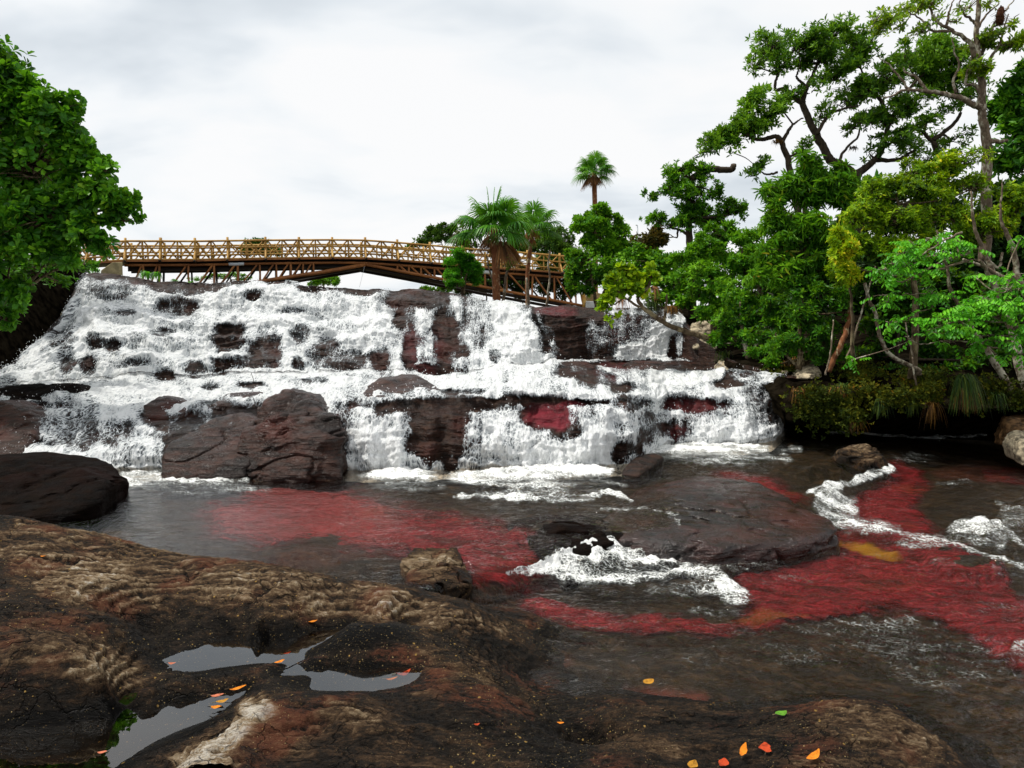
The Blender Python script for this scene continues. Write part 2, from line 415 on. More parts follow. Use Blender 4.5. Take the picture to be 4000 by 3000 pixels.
M['palm_green'] = mat_leaf('palm_frond_green', [G(.010, .060, .008), G(.050, .20, .016), G(.17, .42, .02)], .25, .4)
M['palm_dead'] = mat_leaf('dead_palm_frond', [G(.05, .028, .016), G(.22, .105, .05), G(.45, .20, .075)], .12, .8, .1)
M['grass'] = mat_leaf('bank_grass', [G(.010, .028, .004), G(.030, .075, .008), G(.09, .13, .012)], .2, .6)
M['grass_dry'] = mat_leaf('orange_dry_grass', [G(.03, .016, .004), G(.12, .055, .010), G(.26, .13, .02)], .2, .7)
M['moss'] = mat_leaf('moss_leaf', [G(.010, .020, .002), G(.036, .055, .004), G(.12, .12, .006), G(.20, .095, .008)], .2, .7, .1)
M['bark_pale'] = mat_bark('pale_lichen_bark', (.06, .042, .028), (.17, .125, .085), (.46, .43, .33))
M['bark_dark'] = mat_bark('dark_bark', (.014, .010, .007), (.055, .040, .026), (.19, .15, .10), thr=.57)
M['bark_brown'] = mat_bark('brown_twig_bark', (.03, .02, .01), (.10, .07, .04), (.22, .18, .10))
M['bark_palm'] = mat_bark('palm_bark', (.09, .035, .016), (.20, .075, .030), (.50, .42, .25), 20.0, .53)
M['wood'] = mat_wood('varnished_log', (.11, .050, .012), (.42, .230, .050), (.60, .40, .12))
M['wood_red'] = mat_wood('red_brown_log', (.075, .028, .010), (.25, .095, .028), (.40, .17, .05))
M['wood_dark'] = mat_wood('dark_deck_wood', (.008, .006, .005), (.020, .013, .010), (.045, .026, .018))
M['concrete'] = mat_plain('stained_concrete', (.30, .25, .13), .85, .35, 3.0)  # yellow of the lit front is put into the base colour
M['concrete_grey'] = mat_plain('grey_concrete', (.42, .44, .45), .85, .15, 3.0)
M['metal'] = mat_plain('galvanised_metal', (.55, .60, .64), .4, .1, 3.0, .5)
M['sign_white'] = mat_plain('sign_white', (.75, .77, .75), .5, .03)
M['sign_green'] = mat_plain('sign_green', (.01, .30, .10), .5, .05)
M['nest'] = mat_plain('brown_nest', (.085, .030, .014), .95, .6, 30.0)
for k_, c_ in {'leaf_orange': (.72, .22, .015), 'leaf_red': (.45, .055, .014), 'leaf_amber': (.42, .20, .02), 'leaf_pinkish': (.55, .17, .09), 'leaf_lime': (.10, .26, .02)}.items():
    M[k_] = mat_bark('fallen_' + k_, tuple(v * .35 for v in c_), c_, tuple(v * 1.1 for v in c_), 45.0, .56)
# ------------------------------------------------------------------ painting helpers (surface properties, in photo coordinates of the real points)
def paint(arr, px, py, items, seed=0, amp=0.22):
    for it in items:
        cx, cy, rx, ry, val = it[:5]; s = it[5] if len(it) > 5 else 1.0; rot = math.radians(it[6]) if len(it) > 6 else 0
        dx, dy = px - cx, py - cy
        R = max(rx, ry) * 1.6
        w_ = (np.abs(dx) < R) & (np.abs(dy) < R)
        if not w_.any(): continue
        dx, dy = dx[w_], dy[w_]
        u = dx * math.cos(rot) + dy * math.sin(rot); v = -dx * math.sin(rot) + dy * math.cos(rot)
        r = np.sqrt((u / rx) ** 2 + (v / ry) ** 2) + amp * fbm(dx / 45 + cx, dy / 45 + cy, 0, 3, seed)
        w = (1 - sstep(0.55, 1.15, r)) * s
        arr[w_] = lerp(arr[w_], val, w)
    return arr

def paint_lines(arr, px, py, items, seed=3):
    for pts, wd, val in items:
        q = np.array(pts, float)
        best = np.full(px.shape, 1e9)
        for a, b in zip(q[:-1], q[1:]):
            ab = b - a; L2 = (ab ** 2).sum()
            t = np.clip(((px - a[0]) * ab[0] + (py - a[1]) * ab[1]) / L2, 0, 1)
            d = np.hypot(px - a[0] - t * ab[0], (py - a[1] - t * ab[1]) * 1.6)
            best = np.minimum(best, d)
        n = fbm(px / 40, py / 22, 0, 3, seed)
        w = 1 - sstep(0.35, 1.2, best / wd / 1.5 + 0.6 * n)
        arr = np.maximum(arr, .80 * val * w)
    return arr

def in_poly(px, py, poly):
    q = np.array(poly, float); r = np.zeros(px.shape, bool)
    x1, y1 = q[:, 0], q[:, 1]; x2, y2 = np.roll(x1, -1), np.roll(y1, -1)
    for a, b, c, d in zip(x1, y1, x2, y2):
        if b == d: continue
        k = ((b > py) != (d > py)) & (px < (c - a) * (py - b) / (d - b) + a)
        r ^= k
    return r

def poly_soft(px, py, poly, blur=14, seed=5, amp=22):
    nx = amp * fbm(px / 70, py / 34, 1.3, 4, seed); ny = .6 * amp * fbm(px / 70, py / 34, 7.7, 4, seed + 9)
    r = 0
    for a in (-1, -.5, 0, .5, 1):
        for b in (-1, -.5, 0, .5, 1):
            r = r + in_poly(px + nx + a * blur, py + ny + b * blur * .55, poly)
    return r / 25.0

# ------------------------------------------------------------------ water levels
ZU = 0.20                                    # upper pool; the lower pool is 0
EDGE = [(-900, 2600), (1500, 2430), (1700, 2350), (1850, 2285), (1950, 2238), (2170, 2197), (2350, 2112), (2600, 2096), (3000, 2086), (3180, 2050), (3230, 1960), (3330, 1880), (3480, 1790), (3700, 1725), (4700, 1700)]
def z_water(px, py):
    r = 0
    for o, w in ((-90, .12), (-45, .22), (0, .32), (45, .22), (90, .12)): r = r + w * sstep(-70, 70, interp(EDGE, px + o) - py)
    return ZU * r

# ------------------------------------------------------------------ cascade rock (loft between measured lines)
LD = [(-500, 1862), (60, 1852), (300, 1852), (620, 1848), (1000, 1852), (1350, 1848), (1600, 1847), (1850, 1837), (2250, 1840), (2450, 1827), (2540, 1780), (2600, 1744), (2900, 1742), (3011, 1731), (3060, 1692), (3110, 1678)]
LC = [(-500, 1600, 2.2), (0, 1600, 2.2), (316, 1590, 2.2), (640, 1600, 2.1), (830, 1600, 2.0), (1114, 1562, 1.7), (1340, 1560, 1.4), (1452, 1565, 1.1), (1870, 1563, 1.0), (2060, 1560, 1.0), (2439, 1553, .95), (2600, 1556, .9), (2790, 1548, .9), (2900, 1560, .85), (3000, 1600, .7), (3110, 1620, .5)]
LB = [(-500, 1545, 14.5), (0, 1515, 14.8), (190, 1503, 15.1), (348, 1490, 15.3), (600, 1482, 15.6), (1000, 1477, 16.2), (1300, 1466, 16.5), (1490, 1460, 16.6), (1667, 1468, 16.5), (1838, 1458, 16.7), (1933, 1442, 16.9), (2080, 1430, 17.3), (2205, 1411, 18.3), (2300, 1411, 18.9), (2655, 1412, 18.9), (2800, 1440, 17.4), (2960, 1468, 15.5), (3110, 1482, 14.6)]
LA = [(-500, 1515, 14.7), (0, 1440, 16.5), (130, 1350, 18), (240, 1230, 20), (300, 1115, 21.5), (330, 1072, 22), (405, 1063, 22), (475, 1072, 22), (557, 1088, 22), (633, 1097, 22), (791, 1101, 22), (911, 1097, 22), (1013, 1094, 22), (1108, 1104, 22), (1203, 1113, 22), (1298, 1123, 22.2), (1458, 1129, 22.4), (1648, 1135, 22.5), (1743, 1145, 22.5), (1825, 1154, 22.5), (1901, 1173, 22.3), (1965, 1180, 22.2), (2047, 1188, 21.8), (2091, 1203, 21.2), (2200, 1193, 21.0), (2344, 1206, 20.3), (2503, 1208, 20.3), (2648, 1221, 20.3), (2720, 1305, 19), (2800, 1388, 17.9), (2960, 1442, 15.8), (3110, 1468, 14.8)]

def cascade_grid():
    px = np.linspace(-500, 3110, 1180)
    pD, pC, dC_, pB, dB, pA, dA = interp(LD, px), interp(LC, px), interp(LC, px, 2), interp(LB, px), interp(LB, px, 2), interp(LA, px), interp(LA, px, 2)
    pD, pA_ = pD + 4 * fbm(px / 60, 0, 0, 3, 2), pA
    pC = pC + 7 * fbm(px / 110, 5, 0, 3, 4)
    pA = pA_ + 7 * fbm(px / 70, 9, 0, 4, 6) * sstep(300, 400, px)
    dD = PZ(px, pD, ZU - .06)[:, 1]; dC = dD + dC_
    rows_py, rows_d = [], []
    # apron in front of the foot
    for k in range(4):
        rows_py.append(pD + 34 - 8 * k); rows_d.append(PZ(px, pD + 34 - 8 * k, ZU - .10)[:, 1])
    n1 = 96
    for k in range(n1):
        t = np.full_like(px, k / n1)
        wob = 0.10 * fbm(px / 90, k / 30.0, 0, 3, 11)
        tt = np.clip(t + wob * t * (1 - t) * 3, 0, 1)
        e = lerp(np.full_like(px, 2.6), 1.3, sstep(700, 300, px))
        st = 0.75 * tt ** e + 0.25 * (0.5 * sstep(.38, .5, tt) + .5 * sstep(.72, .82, tt))
        rows_py.append(lerp(pD, pC, t)); rows_d.append(lerp(dD, dC, st))
    n2 = 40
    for k in range(n2):
        t = k / n2
        rows_py.append(lerp(pC, pB, t)); rows_d.append(1 / lerp(1 / dC, 1 / dB, t))
    n3 = 170
    for k in range(n3):
        t = k / (n3 - 1)
        wob = 0.07 * fbm(px / 260, 3, 0, 3, 21) + .02 * fbm(px / 50, t * 6, 0, 3, 22)
        tt = np.clip(t + wob * min(1, t * 6, (1 - t) * 6), 0, 1)
        s1 = 0.30 * tt + 0.16 * sstep(.17, .24, tt) + .18 * sstep(.39, .46, tt) + .2 * sstep(.57, .66, tt) + .16 * sstep(.84, .99, tt)
        s2 = 0.35 * tt + .65 * sstep(.86, 1.0, tt)          # sheer curtain on the right
        s = lerp(s1, s2, sstep(1500, 2250, px))
        rows_py.append(lerp(pB, pA, t)); rows_d.append(lerp(dB, dA, s))
    PY = np.array(rows_py); D = np.array(rows_d)
    V = P(px[None, :].repeat(len(PY), 0), PY, D)
    nA = len(PY)
    # river bed going back behind the lip
    back = []
    for k in range(1, 13):
        b = V[-1].copy(); b[:, 1] += k * k * 0.09; b[:, 0] *= 1 + k * k * 0.09 / 22; b[:, 2] -= 0.02 * k
        back.append(b)
    Vb = np.concatenate([V, np.array(back)], 0)
    PYb = np.concatenate([PY, np.repeat(PY[-1:], 12, 0)], 0)
    return px[None, :].repeat(len(Vb), 0), PYb, Vb, nA

CPX, CPY, CV, NROW_A = cascade_grid()
def rock_disp(V, amp=1.0, seed=0):
    x, y, z = V[..., 0], V[..., 1], V[..., 2]
    a = 0.13 * fbm(x * .8, y * .8, z * .8, 3, 31 + seed) + 0.05 * fbm(x * 3.2, y * 3.2, z * 4.5, 3, 37 + seed)
    zz = z + .12 * fbm(x * .7, y * .7, 0, 2, 5)
    lay = 0.07 * fbm(x * .5, y * .5, zz * 7.0, 3, 41 + seed, .6) + .018 * fbm(x * 9, y * 9, z * 14, 2, 47 + seed)
    return amp * (a + lay)
_edge = np.minimum(1, np.minimum(np.arange(CV.shape[0]) / 6.0, 1))[:, None]
_lipw = np.ones(CV.shape[0]); _lipw[NROW_A - 14:NROW_A] = np.linspace(1, .35, 14); _lipw[NROW_A:] = .35
dsp = rock_disp(CV) * _edge * _lipw[:, None]
NDIR = np.array([0, -0.86, 0.5])
CR = CV + dsp[..., None] * NDIR

red_att = np.zeros(CPX.shape)
red_att = paint(red_att, CPX, CPY, [(2150, 1630, 110, 55, .9), (2230, 1590, 70, 30, .6), (1640, 1360, 90, 120, .25), (2700, 1590, 160, 40, .35), (2180, 1215, 100, 22, .45), (2400, 1450, 90, 40, .3), (1300, 1700, 60, 110, .3), (2650, 1700, 60, 40, .3)], 8)
cliff = mk('river_cascade_rock', CR, grid_faces(*CPX.shape), M['cliff'], None, {'red': red_att.reshape(-1)}, True)
tag(cliff, 'dark wet rock terraces under the white cascades', kind='structure')

# ---- foam coverage on the cascades
foam = np.zeros(CPX.shape)
yD, yC, yB, yA = interp(LD, CPX), interp(LC, CPX), interp(LB, CPX), interp(LA, CPX)
up = CPY < yB
foam[up] = lerp(.85, 0.0, sstep(2060, 2100, CPX))[up]
mid_ = (CPY >= yB) & (CPY < yC); foam[mid_] = .86
low = CPY >= yC; foam[low] = .82
# dark lip
lip = sstep(30, 6, CPY - yA) * sstep(260, 420, CPX)
foam = np.where(up, foam * (1 - lip * (.55 + .3 * fbm(CPX / 130, 0, 0, 3, 71))), foam)
foam = np.where((CPX < 340) & up, foam * sstep(0, 45, (CPY - yA)), foam)
FP = [
 # big left fall
 (440, 1120, 160, 70, .62), (560, 1100, 60, 25, .25), (420, 1080, 90, 22, .3), (750, 1135, 100, 34, .34), (690, 1210, 90, 40, .48), (1000, 1160, 40, 25, .35), (640, 1120, 60, 28, .35),
 (860, 1115, 60, 16, .35), (1240, 1130, 90, 22, .28), (1400, 1140, 90, 24, .3), (1600, 1145, 130, 26, .25),
 (1000, 1125, 60, 20, .9), (850, 1175, 70, 40, .95), (1100, 1190, 110, 50, .95),
 (905, 1325, 75, 72, .34), (880, 1433, 50, 62, .26), (1040, 1405, 75, 75, .34), (772, 1458, 62, 36, .3), (955, 1436, 32, 50, .38), (1285, 1395, 80, 80, .46), (1380, 1436, 70, 60, .42), (1171, 1440, 32, 44, .4),
 (354, 1440, 42, 46, .4), (380, 1345, 60, 36, .48), (272, 1433, 40, 40, .55), (449, 1357, 34, 24, .38), (506, 1230, 50, 22, .42), (658, 1477, 44, 26, .32), (994, 1167, 30, 22, .3), (1158, 1236, 70, 30, .48),
 (1177, 1305, 50, 48, .48), (728, 1215, 60, 36, .42), (1050, 1350, 60, 60, .42), (640, 1310, 60, 24, .5), (560, 1440, 90, 24, .55), (250, 1330, 60, 50, .55),
 (620, 1262, 190, 16, .9), (900, 1262, 120, 14, .92), (700, 1400, 330, 16, .9), (1150, 1470, 380, 18, .92), (1100, 1250, 130, 24, .97), (1400, 1240, 130, 60, .95), (1350, 1310, 80, 30, .9),
 # bare rock shoulder
 (1740, 1290, 66, 95, .17), (1752, 1390, 70, 80, .12), (1690, 1180, 90, 34, .22), (1560, 1175, 80, 34, .25), (1565, 1255, 34, 60, .35), (1600, 1390, 34, 95, .28), (1655, 1390, 14, 90, .6), (1620, 1290, 26, 120, .55, .8, -14),
 (1490, 1420, 44, 60, .38), (1800, 1400, 44, 70, .30), (1745, 1210, 26, 40, .55), (1700, 1350, 10, 70, .35), (1690, 1450, 90, 22, .12),
 (1850, 1230, 60, 90, .62), (1870, 1320, 40, 60, .62), (1935, 1400, 28, 34, .45), (1830, 1430, 70, 26, .75),
 (1985, 1250, 60, 100, 1.0, 1, -12), (2040, 1340, 85, 90, 1.0, 1, -25), (2090, 1420, 110, 46, 1.0), (2000, 1420, 60, 40, .95), (2045, 1205, 34, 40, .55),
 (2110, 1260, 16, 60, .5, 1, -22), (2150, 1310, 26, 60, .45, 1, -24), (2165, 1372, 24, 40, .7, 1, -30),
 # right curtain
 (2480, 1310, 190, 140, .56), (2310, 1320, 30, 110, .58), (2385, 1340, 32, 90, .42), (2580, 1330, 90, 60, 1.0, 1, -35), (2510, 1385, 110, 40, 1.0), (2440, 1400, 50, 20, .9), (2625, 1360, 22, 60, .3), (2590, 1235, 80, 24, .5), (2655, 1255, 30, 30, .95), (2650, 1350, 14, 60, .7), (2300, 1225, 30, 20, .1),
 # middle terraces
 (2000, 1500, 260, 40, .92), (1800, 1545, 120, 16, .5), (2260, 1450, 110, 40, .38), (2330, 1490, 110, 36, .34), (2420, 1520, 70, 28, .25), (2250, 1535, 70, 16, .9), (2600, 1500, 170, 30, .92), (2480, 1470, 70, 24, .7), (2700, 1440, 240, 22, .16), (2430, 1425, 180, 12, .12), (2870, 1475, 70, 18, .55), (2830, 1510, 80, 28, .2),
 (420, 1545, 220, 34, .88), (990, 1515, 60, 16, .35), (1240, 1500, 60, 14, .45), (830, 1520, 50, 14, .5), (640, 1530, 50, 12, .5), (200, 1600, 90, 24, .5), (120, 1545, 150, 30, .2), (1380, 1500, 90, 18, .95), (560, 1520, 120, 24, .96),
 # lower steps
 (300, 1690, 260, 130, .62), (460, 1700, 110, 60, .5), (230, 1800, 150, 50, .85), (520, 1800, 120, 50, .66), (420, 1625, 120, 40, .85), (620, 1640, 60, 40, .35),
 (950, 1710, 320, 140, .14), (860, 1680, 110, 60, .42), (820, 1790, 70, 50, .36), (760, 1640, 90, 26, .45), (690, 1760, 50, 70, .12), (960, 1760, 60, 70, .05), (1340, 1640, 60, 60, .55), (1400, 1600, 60, 40, .55),
 (1500, 1750, 96, 115, 1.0), (1440, 1640, 70, 55, .82), (1500, 1620, 50, 30, .5),
 (1720, 1690, 130, 150, .02), (1750, 1720, 16, 60, .2), (1700, 1600, 330, 28, .02), (2050, 1580, 330, 18, .06),
 (1940, 1710, 100, 120, .84), (2120, 1790, 150, 70, 1.0), (2140, 1640, 120, 52, .10), (2210, 1690, 60, 44, .35), (2330, 1760, 120, 90, 1.0), (2340, 1630, 80, 40, .75), (2450, 1775, 60, 46, .25), (2480, 1800, 60, 20, .5),
 (2620, 1690, 90, 48, .34), (2560, 1640, 60, 30, .55), (2700, 1590, 170, 30, .22), (2850, 1700, 130, 50, .92), (2780, 1640, 100, 24, .72), (2960, 1650, 50, 60, .8), (2940, 1540, 60, 50, .7), (3020, 1620, 30, 80, .3), (2450, 1590, 60, 40, .45), (2990, 1700, 60, 30, .9), (2520, 1700, 40, 60, .5)]
foam = paint(foam, CPX, CPY, FP, 12)
# right-hand cliff corner and rows at the very back carry no foam
foam *= sstep(3085, 3040, CPX)
foam[NROW_A:] = 0
# vertical strands where water falls sheer
strand = fbm(CPX / 26, CPY / 300, 0, 3, 55)
foam = np.clip(foam + .17 * fbm(CPX / 55, CPY / 30, 3, 4, 57) * (foam > .05) * (foam < .98), 0, 1)
foam = np.clip(foam + np.where((CPX > 1500) | (CPY > yC), .16, .07) * strand * (foam > .04) * (foam < .97), 0, 1)

# flow coordinates in metres: across, along the fall
dl = np.linalg.norm(np.diff(CR, axis=0), axis=2)
vv = np.vstack([np.zeros((1, CPX.shape[1])), np.cumsum(dl, 0)])
vv = np.repeat(vv.mean(1, keepdims=True), CPX.shape[1], 1) * .5 + vv * .5
flow = np.stack([CR[..., 0], vv, np.zeros_like(vv)], -1)
bul = (0.05 + .12 * foam + foam * (.11 * fbm(CR[..., 0] * 3.2, vv * 1.3, 0, 4, 61) + .05 * fbm(CR[..., 0] * 9, vv * 4, 0, 3, 63)))
FV = CV + (dsp * .75 + bul * _edge)[..., None] * NDIR

def falls(name, label, sel):
    fm = foam * sel
    keep = np.maximum.reduce([fm[:-1, :-1], fm[1:, :-1], fm[:-1, 1:], fm[1:, 1:]]) > 0.03
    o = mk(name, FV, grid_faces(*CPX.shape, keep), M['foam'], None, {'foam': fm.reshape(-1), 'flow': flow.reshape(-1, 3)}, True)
    return tag(o, label, 'waterfall', 'white cascades of the river')
up_ = (CPY < yB + 40)
cut = np.where(up_, 1.0, 0.0)
rightcut = (CPX > 2240) & (CPY < 1425)
falls('waterfall', 'tall wide white cascade below the log bridge, left and middle', ((CPY < yB + 3) & ~rightcut).astype(float))
falls('waterfall', 'short straight curtain of water under the shrubs right of the slab', rightcut.astype(float))
falls('waterfall', 'low foaming steps spilling over the ledges into the pool', ((CPY >= yB - 3) & (CPX >= 1000) & ~rightcut).astype(float))
falls('waterfall', 'frothy side chute running down beside the black boulder', ((CPY >= yB - 3) & (CPX < 1000)).astype(float))

# flying drops thrown off the falls: part of the white water
rg = np.random.default_rng(5)
fl_ = np.where((foam > .55) & (np.arange(CPX.shape[0])[:, None] > 3) & (np.arange(CPX.shape[0])[:, None] < NROW_A - 6))
pick = rg.integers(0, len(fl_[0]), 15000)
c = FV[fl_[0][pick], fl_[1][pick]] + np.stack([rg.normal(0, .03, 15000), -np.abs(rg.normal(0, .05, 15000)), np.abs(rg.normal(0, .06, 15000))], 1)
s_ = rg.uniform(.003, .010, 15000) * (c[:, 1] / 16)
octv = np.array([(1, 0, 0), (-1, 0, 0), (0, 1, 0), (0, -1, 0), (0, 0, 1.5), (0, 0, -1.5)])
octf = np.array([(0, 2, 4), (2, 1, 4), (1, 3, 4), (3, 0, 4), (2, 0, 5), (1, 2, 5), (3, 1, 5), (0, 3, 5)])
V = (c[:, None] + s_[:, None, None] * octv[None]).reshape(-1, 3)
Fc = (octf[None] + (np.arange(15000) * 6)[:, None, None]).reshape(-1, 3)
tag(mk('water_spray', V, Fc, mat_plain('spray_drops', (.85, .87, .88), .3, .05)), 'white drops of spray thrown off the cascades', kind='stuff')

# ------------------------------------------------------------------ foreground shore rock
CTL = []
def ctl(l): CTL.extend(l)
RIDGE = [(-500, 2030, .55), (-300, 2020, .55), (0, 2032, .55), (250, 2062, .55), (500, 2112, .53), (750, 2167, .5), (1000, 2202, .48), (1300, 2247, .46), (1600, 2292, .43), (1830, 2352, .36), (1930, 2422, .24), (2050, 2502, .10), (2110, 2562, .03), (2150, 2642, .0)]
ctl(RIDGE)
ctl([(400, 2250, .56), (800, 2300, .50), (1200, 2330, .47), (1500, 2355, .45), (1000, 2375, .50), (1400, 2375, .49), (1700, 2385, .43), (1100, 2430, .40), (1450, 2415, .40), (1750, 2450, .36)])
Z1 = .30
ctl([(x, y, Z1) for x, y in [(640, 2572), (800, 2522), (1000, 2502), (1150, 2490), (1300, 2472), (1450, 2460), (1590, 2440), (1585, 2456), (1400, 2490), (1200, 2540), (1100, 2600), (1000, 2592), (900, 2604), (760, 2626), (680, 2602)]])
ctl([(850, 2562, .235), (1050, 2542, .225), (1250, 2502, .25), (1420, 2474, .275), (950, 2545, .22)])
ctl([(x, y, Z1) for x, y in [(1060, 2636), (1120, 2604), (1300, 2598), (1600, 2604), (1640, 2640), (1560, 2682), (1350, 2697), (1200, 2692), (1210, 2650)]])
ctl([(1300, 2642, .25), (1500, 2650, .25), (1150, 2625, .275), (1400, 2670, .26)])
ctl([(1400, 2540, .37), (1600, 2535, .36), (1750, 2505, .33), (1250, 2570, .34), (900, 2642, .335), (700, 2655, .38), (1080, 2660, .34), (1700, 2600, .36)])
Z3 = .28
ctl([(x, y, Z3) for x, y in [(970, 2682), (850, 2700), (800, 2722), (550, 2742), (450, 2752), (430, 2802), (200, 2835), (0, 2852), (-300, 2880), (962, 2700), (900, 2752), (850, 2792), (700, 2852), (600, 2902), (520, 2952), (450, 3002), (380, 3080)]])
ctl([(100, 2880, .245), (200, 2872, .245), (340, 2845, .245), (50, 2925, .2), (-100, 2905, .22), (0, 3060, .19), (300, 2990, .2), (-350, 2960, .2), (-600, 2900, .3), (-700, 3050, .35), (-900, 2500, .6), (-900, 2150, .6), (4700, 3050, -.35), (4600, 2700, -.35), (5200, 2500, -.35)])
ctl([(880, 2725, .25), (700, 2782, .21), (500, 2852, .19), (250, 2932, .19), (0, 2982, .19), (-200, 3050, .2)])
ctl([(980, 2745, .47), (1030, 2772, .49), (900, 2832, .42), (780, 2902, .39), (760, 2962, .48), (850, 2952, .5), (1300, 2762, .48), (1400, 2802, .48), (1250, 2802, .46), (1100, 2902, .44), (1000, 2990, .45), (700, 3000, .40), (640, 3060, .38)])
ctl([(200, 2250, .58), (350, 2240, .63), (420, 2300, .55), (150, 2330, .60), (480, 2400, .50), (300, 2480, .55), (150, 2450, .55), (400, 2570, .55), (550, 2640, .43), (250, 2650, .48), (0, 2600, .53), (100, 2750, .38), (300, 2742, .37), (520, 2460, .36), (600, 2490, .35), (-300, 2500, .58), (-300, 2250, .6)])
ctl([(1900, 2652, .33), (2000, 2702, .24), (1900, 2802, .36), (1700, 2802, .40), (1600, 2902, .42), (1900, 2952, .36), (2050, 2760, .12), (2120, 2640, -.01), (2110, 2690, .01), (2200, 2852, .13), (2250, 2952, -.01), (2300, 2985, -.04), (2350, 2802, .14), (2500, 2802, .15), (2450, 2902, .22), (2700, 2852, .19), (2800, 2952, .24), (3000, 2852, .20), (3100, 2782, .20), (3300, 2762, .25), (3450, 2762, .26), (3550, 2822, .20), (3700, 2932, .10), (3800, 3002, .03), (3400, 2902, .29), (3200, 3002, .30), (3600, 3002, .25), (3000, 3080, .3), (2000, 3080, .4)])
ctl([(2300, 2702, -.015), (2600, 2727, -.015), (2900, 2752, -.015), (3100, 2740, -.01), (2300, 2602, -.10), (2700, 2652, -.15), (3100, 2682, -.22), (3600, 2702, -.35), (3720, 2850, -.10), (3900, 2852, -.3), (4300, 3002, -.35), (2200, 2452, -.10), (3950, 3050, -.2)])
CTL = np.array(CTL)
cp = PZ(CTL[:, 0], CTL[:, 1], CTL[:, 2])
rp = np.array(RIDGE); b0 = PZ(rp[:, 0], rp[:, 1], rp[:, 2])
extra = []
for k, (q, zz) in enumerate(zip(b0, rp[:, 2])):
    s = min(1, zz / .3)
    for dd, z2 in ((.28, zz * .75), (.75, .02), (1.3, -.25), (2.2, -.35)):
        e = q * (1 + dd / q[1]); e[2] = z2; extra.append(e)
cp = np.vstack([cp, np.array(extra)])
def tps_fit(xy, z, lam=2e-3):
    n = len(xy); d2 = ((xy[:, None] - xy[None]) ** 2).sum(-1)
    K = 0.5 * d2 * np.log(d2 + 1e-12) + lam * np.eye(n)
    Pm = np.hstack([np.ones((n, 1)), xy]); A = np.block([[K, Pm], [Pm.T, np.zeros((3, 3))]])
    return np.linalg.solve(A, np.concatenate([z, np.zeros(3)]))
TW = tps_fit(cp[:, :2], cp[:, 2])
def tps(xy):
    out = np.empty(len(xy))
    for i in range(0, len(xy), 20000):
        q = xy[i:i + 20000]; d2 = ((q[:, None] - cp[None, :, :2]) ** 2).sum(-1)
        out[i:i + 20000] = (0.5 * d2 * np.log(d2 + 1e-12)) @ TW[:-3] + TW[-3] + q @ TW[-2:]
    return out
spx = np.concatenate([np.linspace(-2200, -460, 150), np.linspace(-450, 4250, 1350), np.linspace(4262, 6200, 150)])
sd = PZ(2000, np.concatenate([np.linspace(3120, 2080, 400), np.linspace(2077, 1960, 70)]), .35)[:, 1]
SX = ((spx - 2000) / F)[None, :] * (sd * 1.0 / CP)[:, None] * 1.04
SY = np.repeat(sd[:, None], len(spx), 1)
S0 = tps(np.stack([SX.ravel(), SY.ravel()], 1)).reshape(SX.shape)
S0 = np.clip(S0, -.45, .72)
sv = np.stack([SX, SY, S0], -1); qx, qy = proj(sv)
pudmask = np.zeros(qx.shape)
for q in ([(600, 2580), (800, 2500), (1300, 2450), (1620, 2420), (1620, 2470), (1200, 2560), (1000, 2620), (760, 2650), (650, 2620)],
          [(1030, 2640), (1120, 2585), (1620, 2585), (1670, 2640), (1560, 2700), (1200, 2712)],
          [(1010, 2660), (800, 2700), (420, 2730), (-400, 2840), (-400, 3100), (360, 3100), (560, 2960), (900, 2790), (990, 2710)]):
    pudmask = np.maximum(pudmask, poly_soft(qx, qy, q, 30, 5, 6))
calm = 1 - .85 * pudmask
crust = np.zeros(qx.shape)
crust = paint(crust, qx, qy, [(300, 2130, 700, 110, .75), (1000, 2290, 900, 100, .8, 1, 9), (1600, 2360, 420, 60, .85, 1, 14), (380, 2270, 330, 110, 1.0, 1, 12), (400, 2600, 260, 130, .95, 1, 25), (1000, 2770, 130, 60, 1.0), (860, 2900, 200, 70, 1.0, 1, -30), (780, 2975, 180, 50, 1.0), (1330, 2790, 200, 70, .9), (1150, 2860, 260, 80, .6), (150, 2500, 250, 120, .5), (1700, 2620, 350, 110, .35), (3420, 2850, 340, 90, .75, 1, 16), (3300, 2980, 340, 60, .55), (2700, 2900, 300, 60, .35), (1650, 2900, 350, 120, .3), (2150, 2590, 60, 30, .4)], 17)
x, y = SX, SY
wx = x + .10 * fbm(x * .8, y * .8, 0, 2, 81); wy = y + .10 * fbm(x * 1.1, y * 1.1, 5, 3, 83)
z = S0 + calm * (.030 * fbm(wx * 2.2, wy * 3.4, 0, 5, 85))
ridged = 1 - np.abs(fbm(wx * .8, wy * 4.2, 0, 4, 87, .45))
z = z + crust * calm * .018 * (ridged - .7)
for stp, am, q1, q2, sd_ in ((.045, 1.0, 1.1, 4.2, 89), (.017, .9, 2.3, 10.0, 189)):
    hh = z + stp * (1.05 * fbm(wx * q1, wy * q2, 2, 4, sd_, .42)) + .02 * y + .012 * x
    fr = hh / stp - np.floor(hh / stp)
    z = z + (sstep(.68, .98, fr) - fr) * stp * (.26 + .34 * crust) * calm * am
z = z + calm * (.005 * fbm(x * 9, y * 30, 0, 4, 91, .5) * (.45 + 1.0 * crust)) + .0045 * fbm(x * 45, y * 60, 0, 2, 93) * calm
pits = np.maximum(0, fbm(x * 9, y * 13, 3, 3, 95) - .35) * .05 * crust * calm
z = z - pits
def blur2(a, r):
    for ax in (0, 1):
        k = np.cumsum(np.pad(a, [(r + 1, r) if i == ax else (0, 0) for i in (0, 1)], 'edge'), ax)
        n = a.shape[ax]
        a = (np.take(k, np.arange(2 * r + 1, n + 2 * r + 1), ax) - np.take(k, np.arange(0, n), ax)) / (2 * r + 1)
    return a
convex = (z - blur2(z, 3)) / .0052
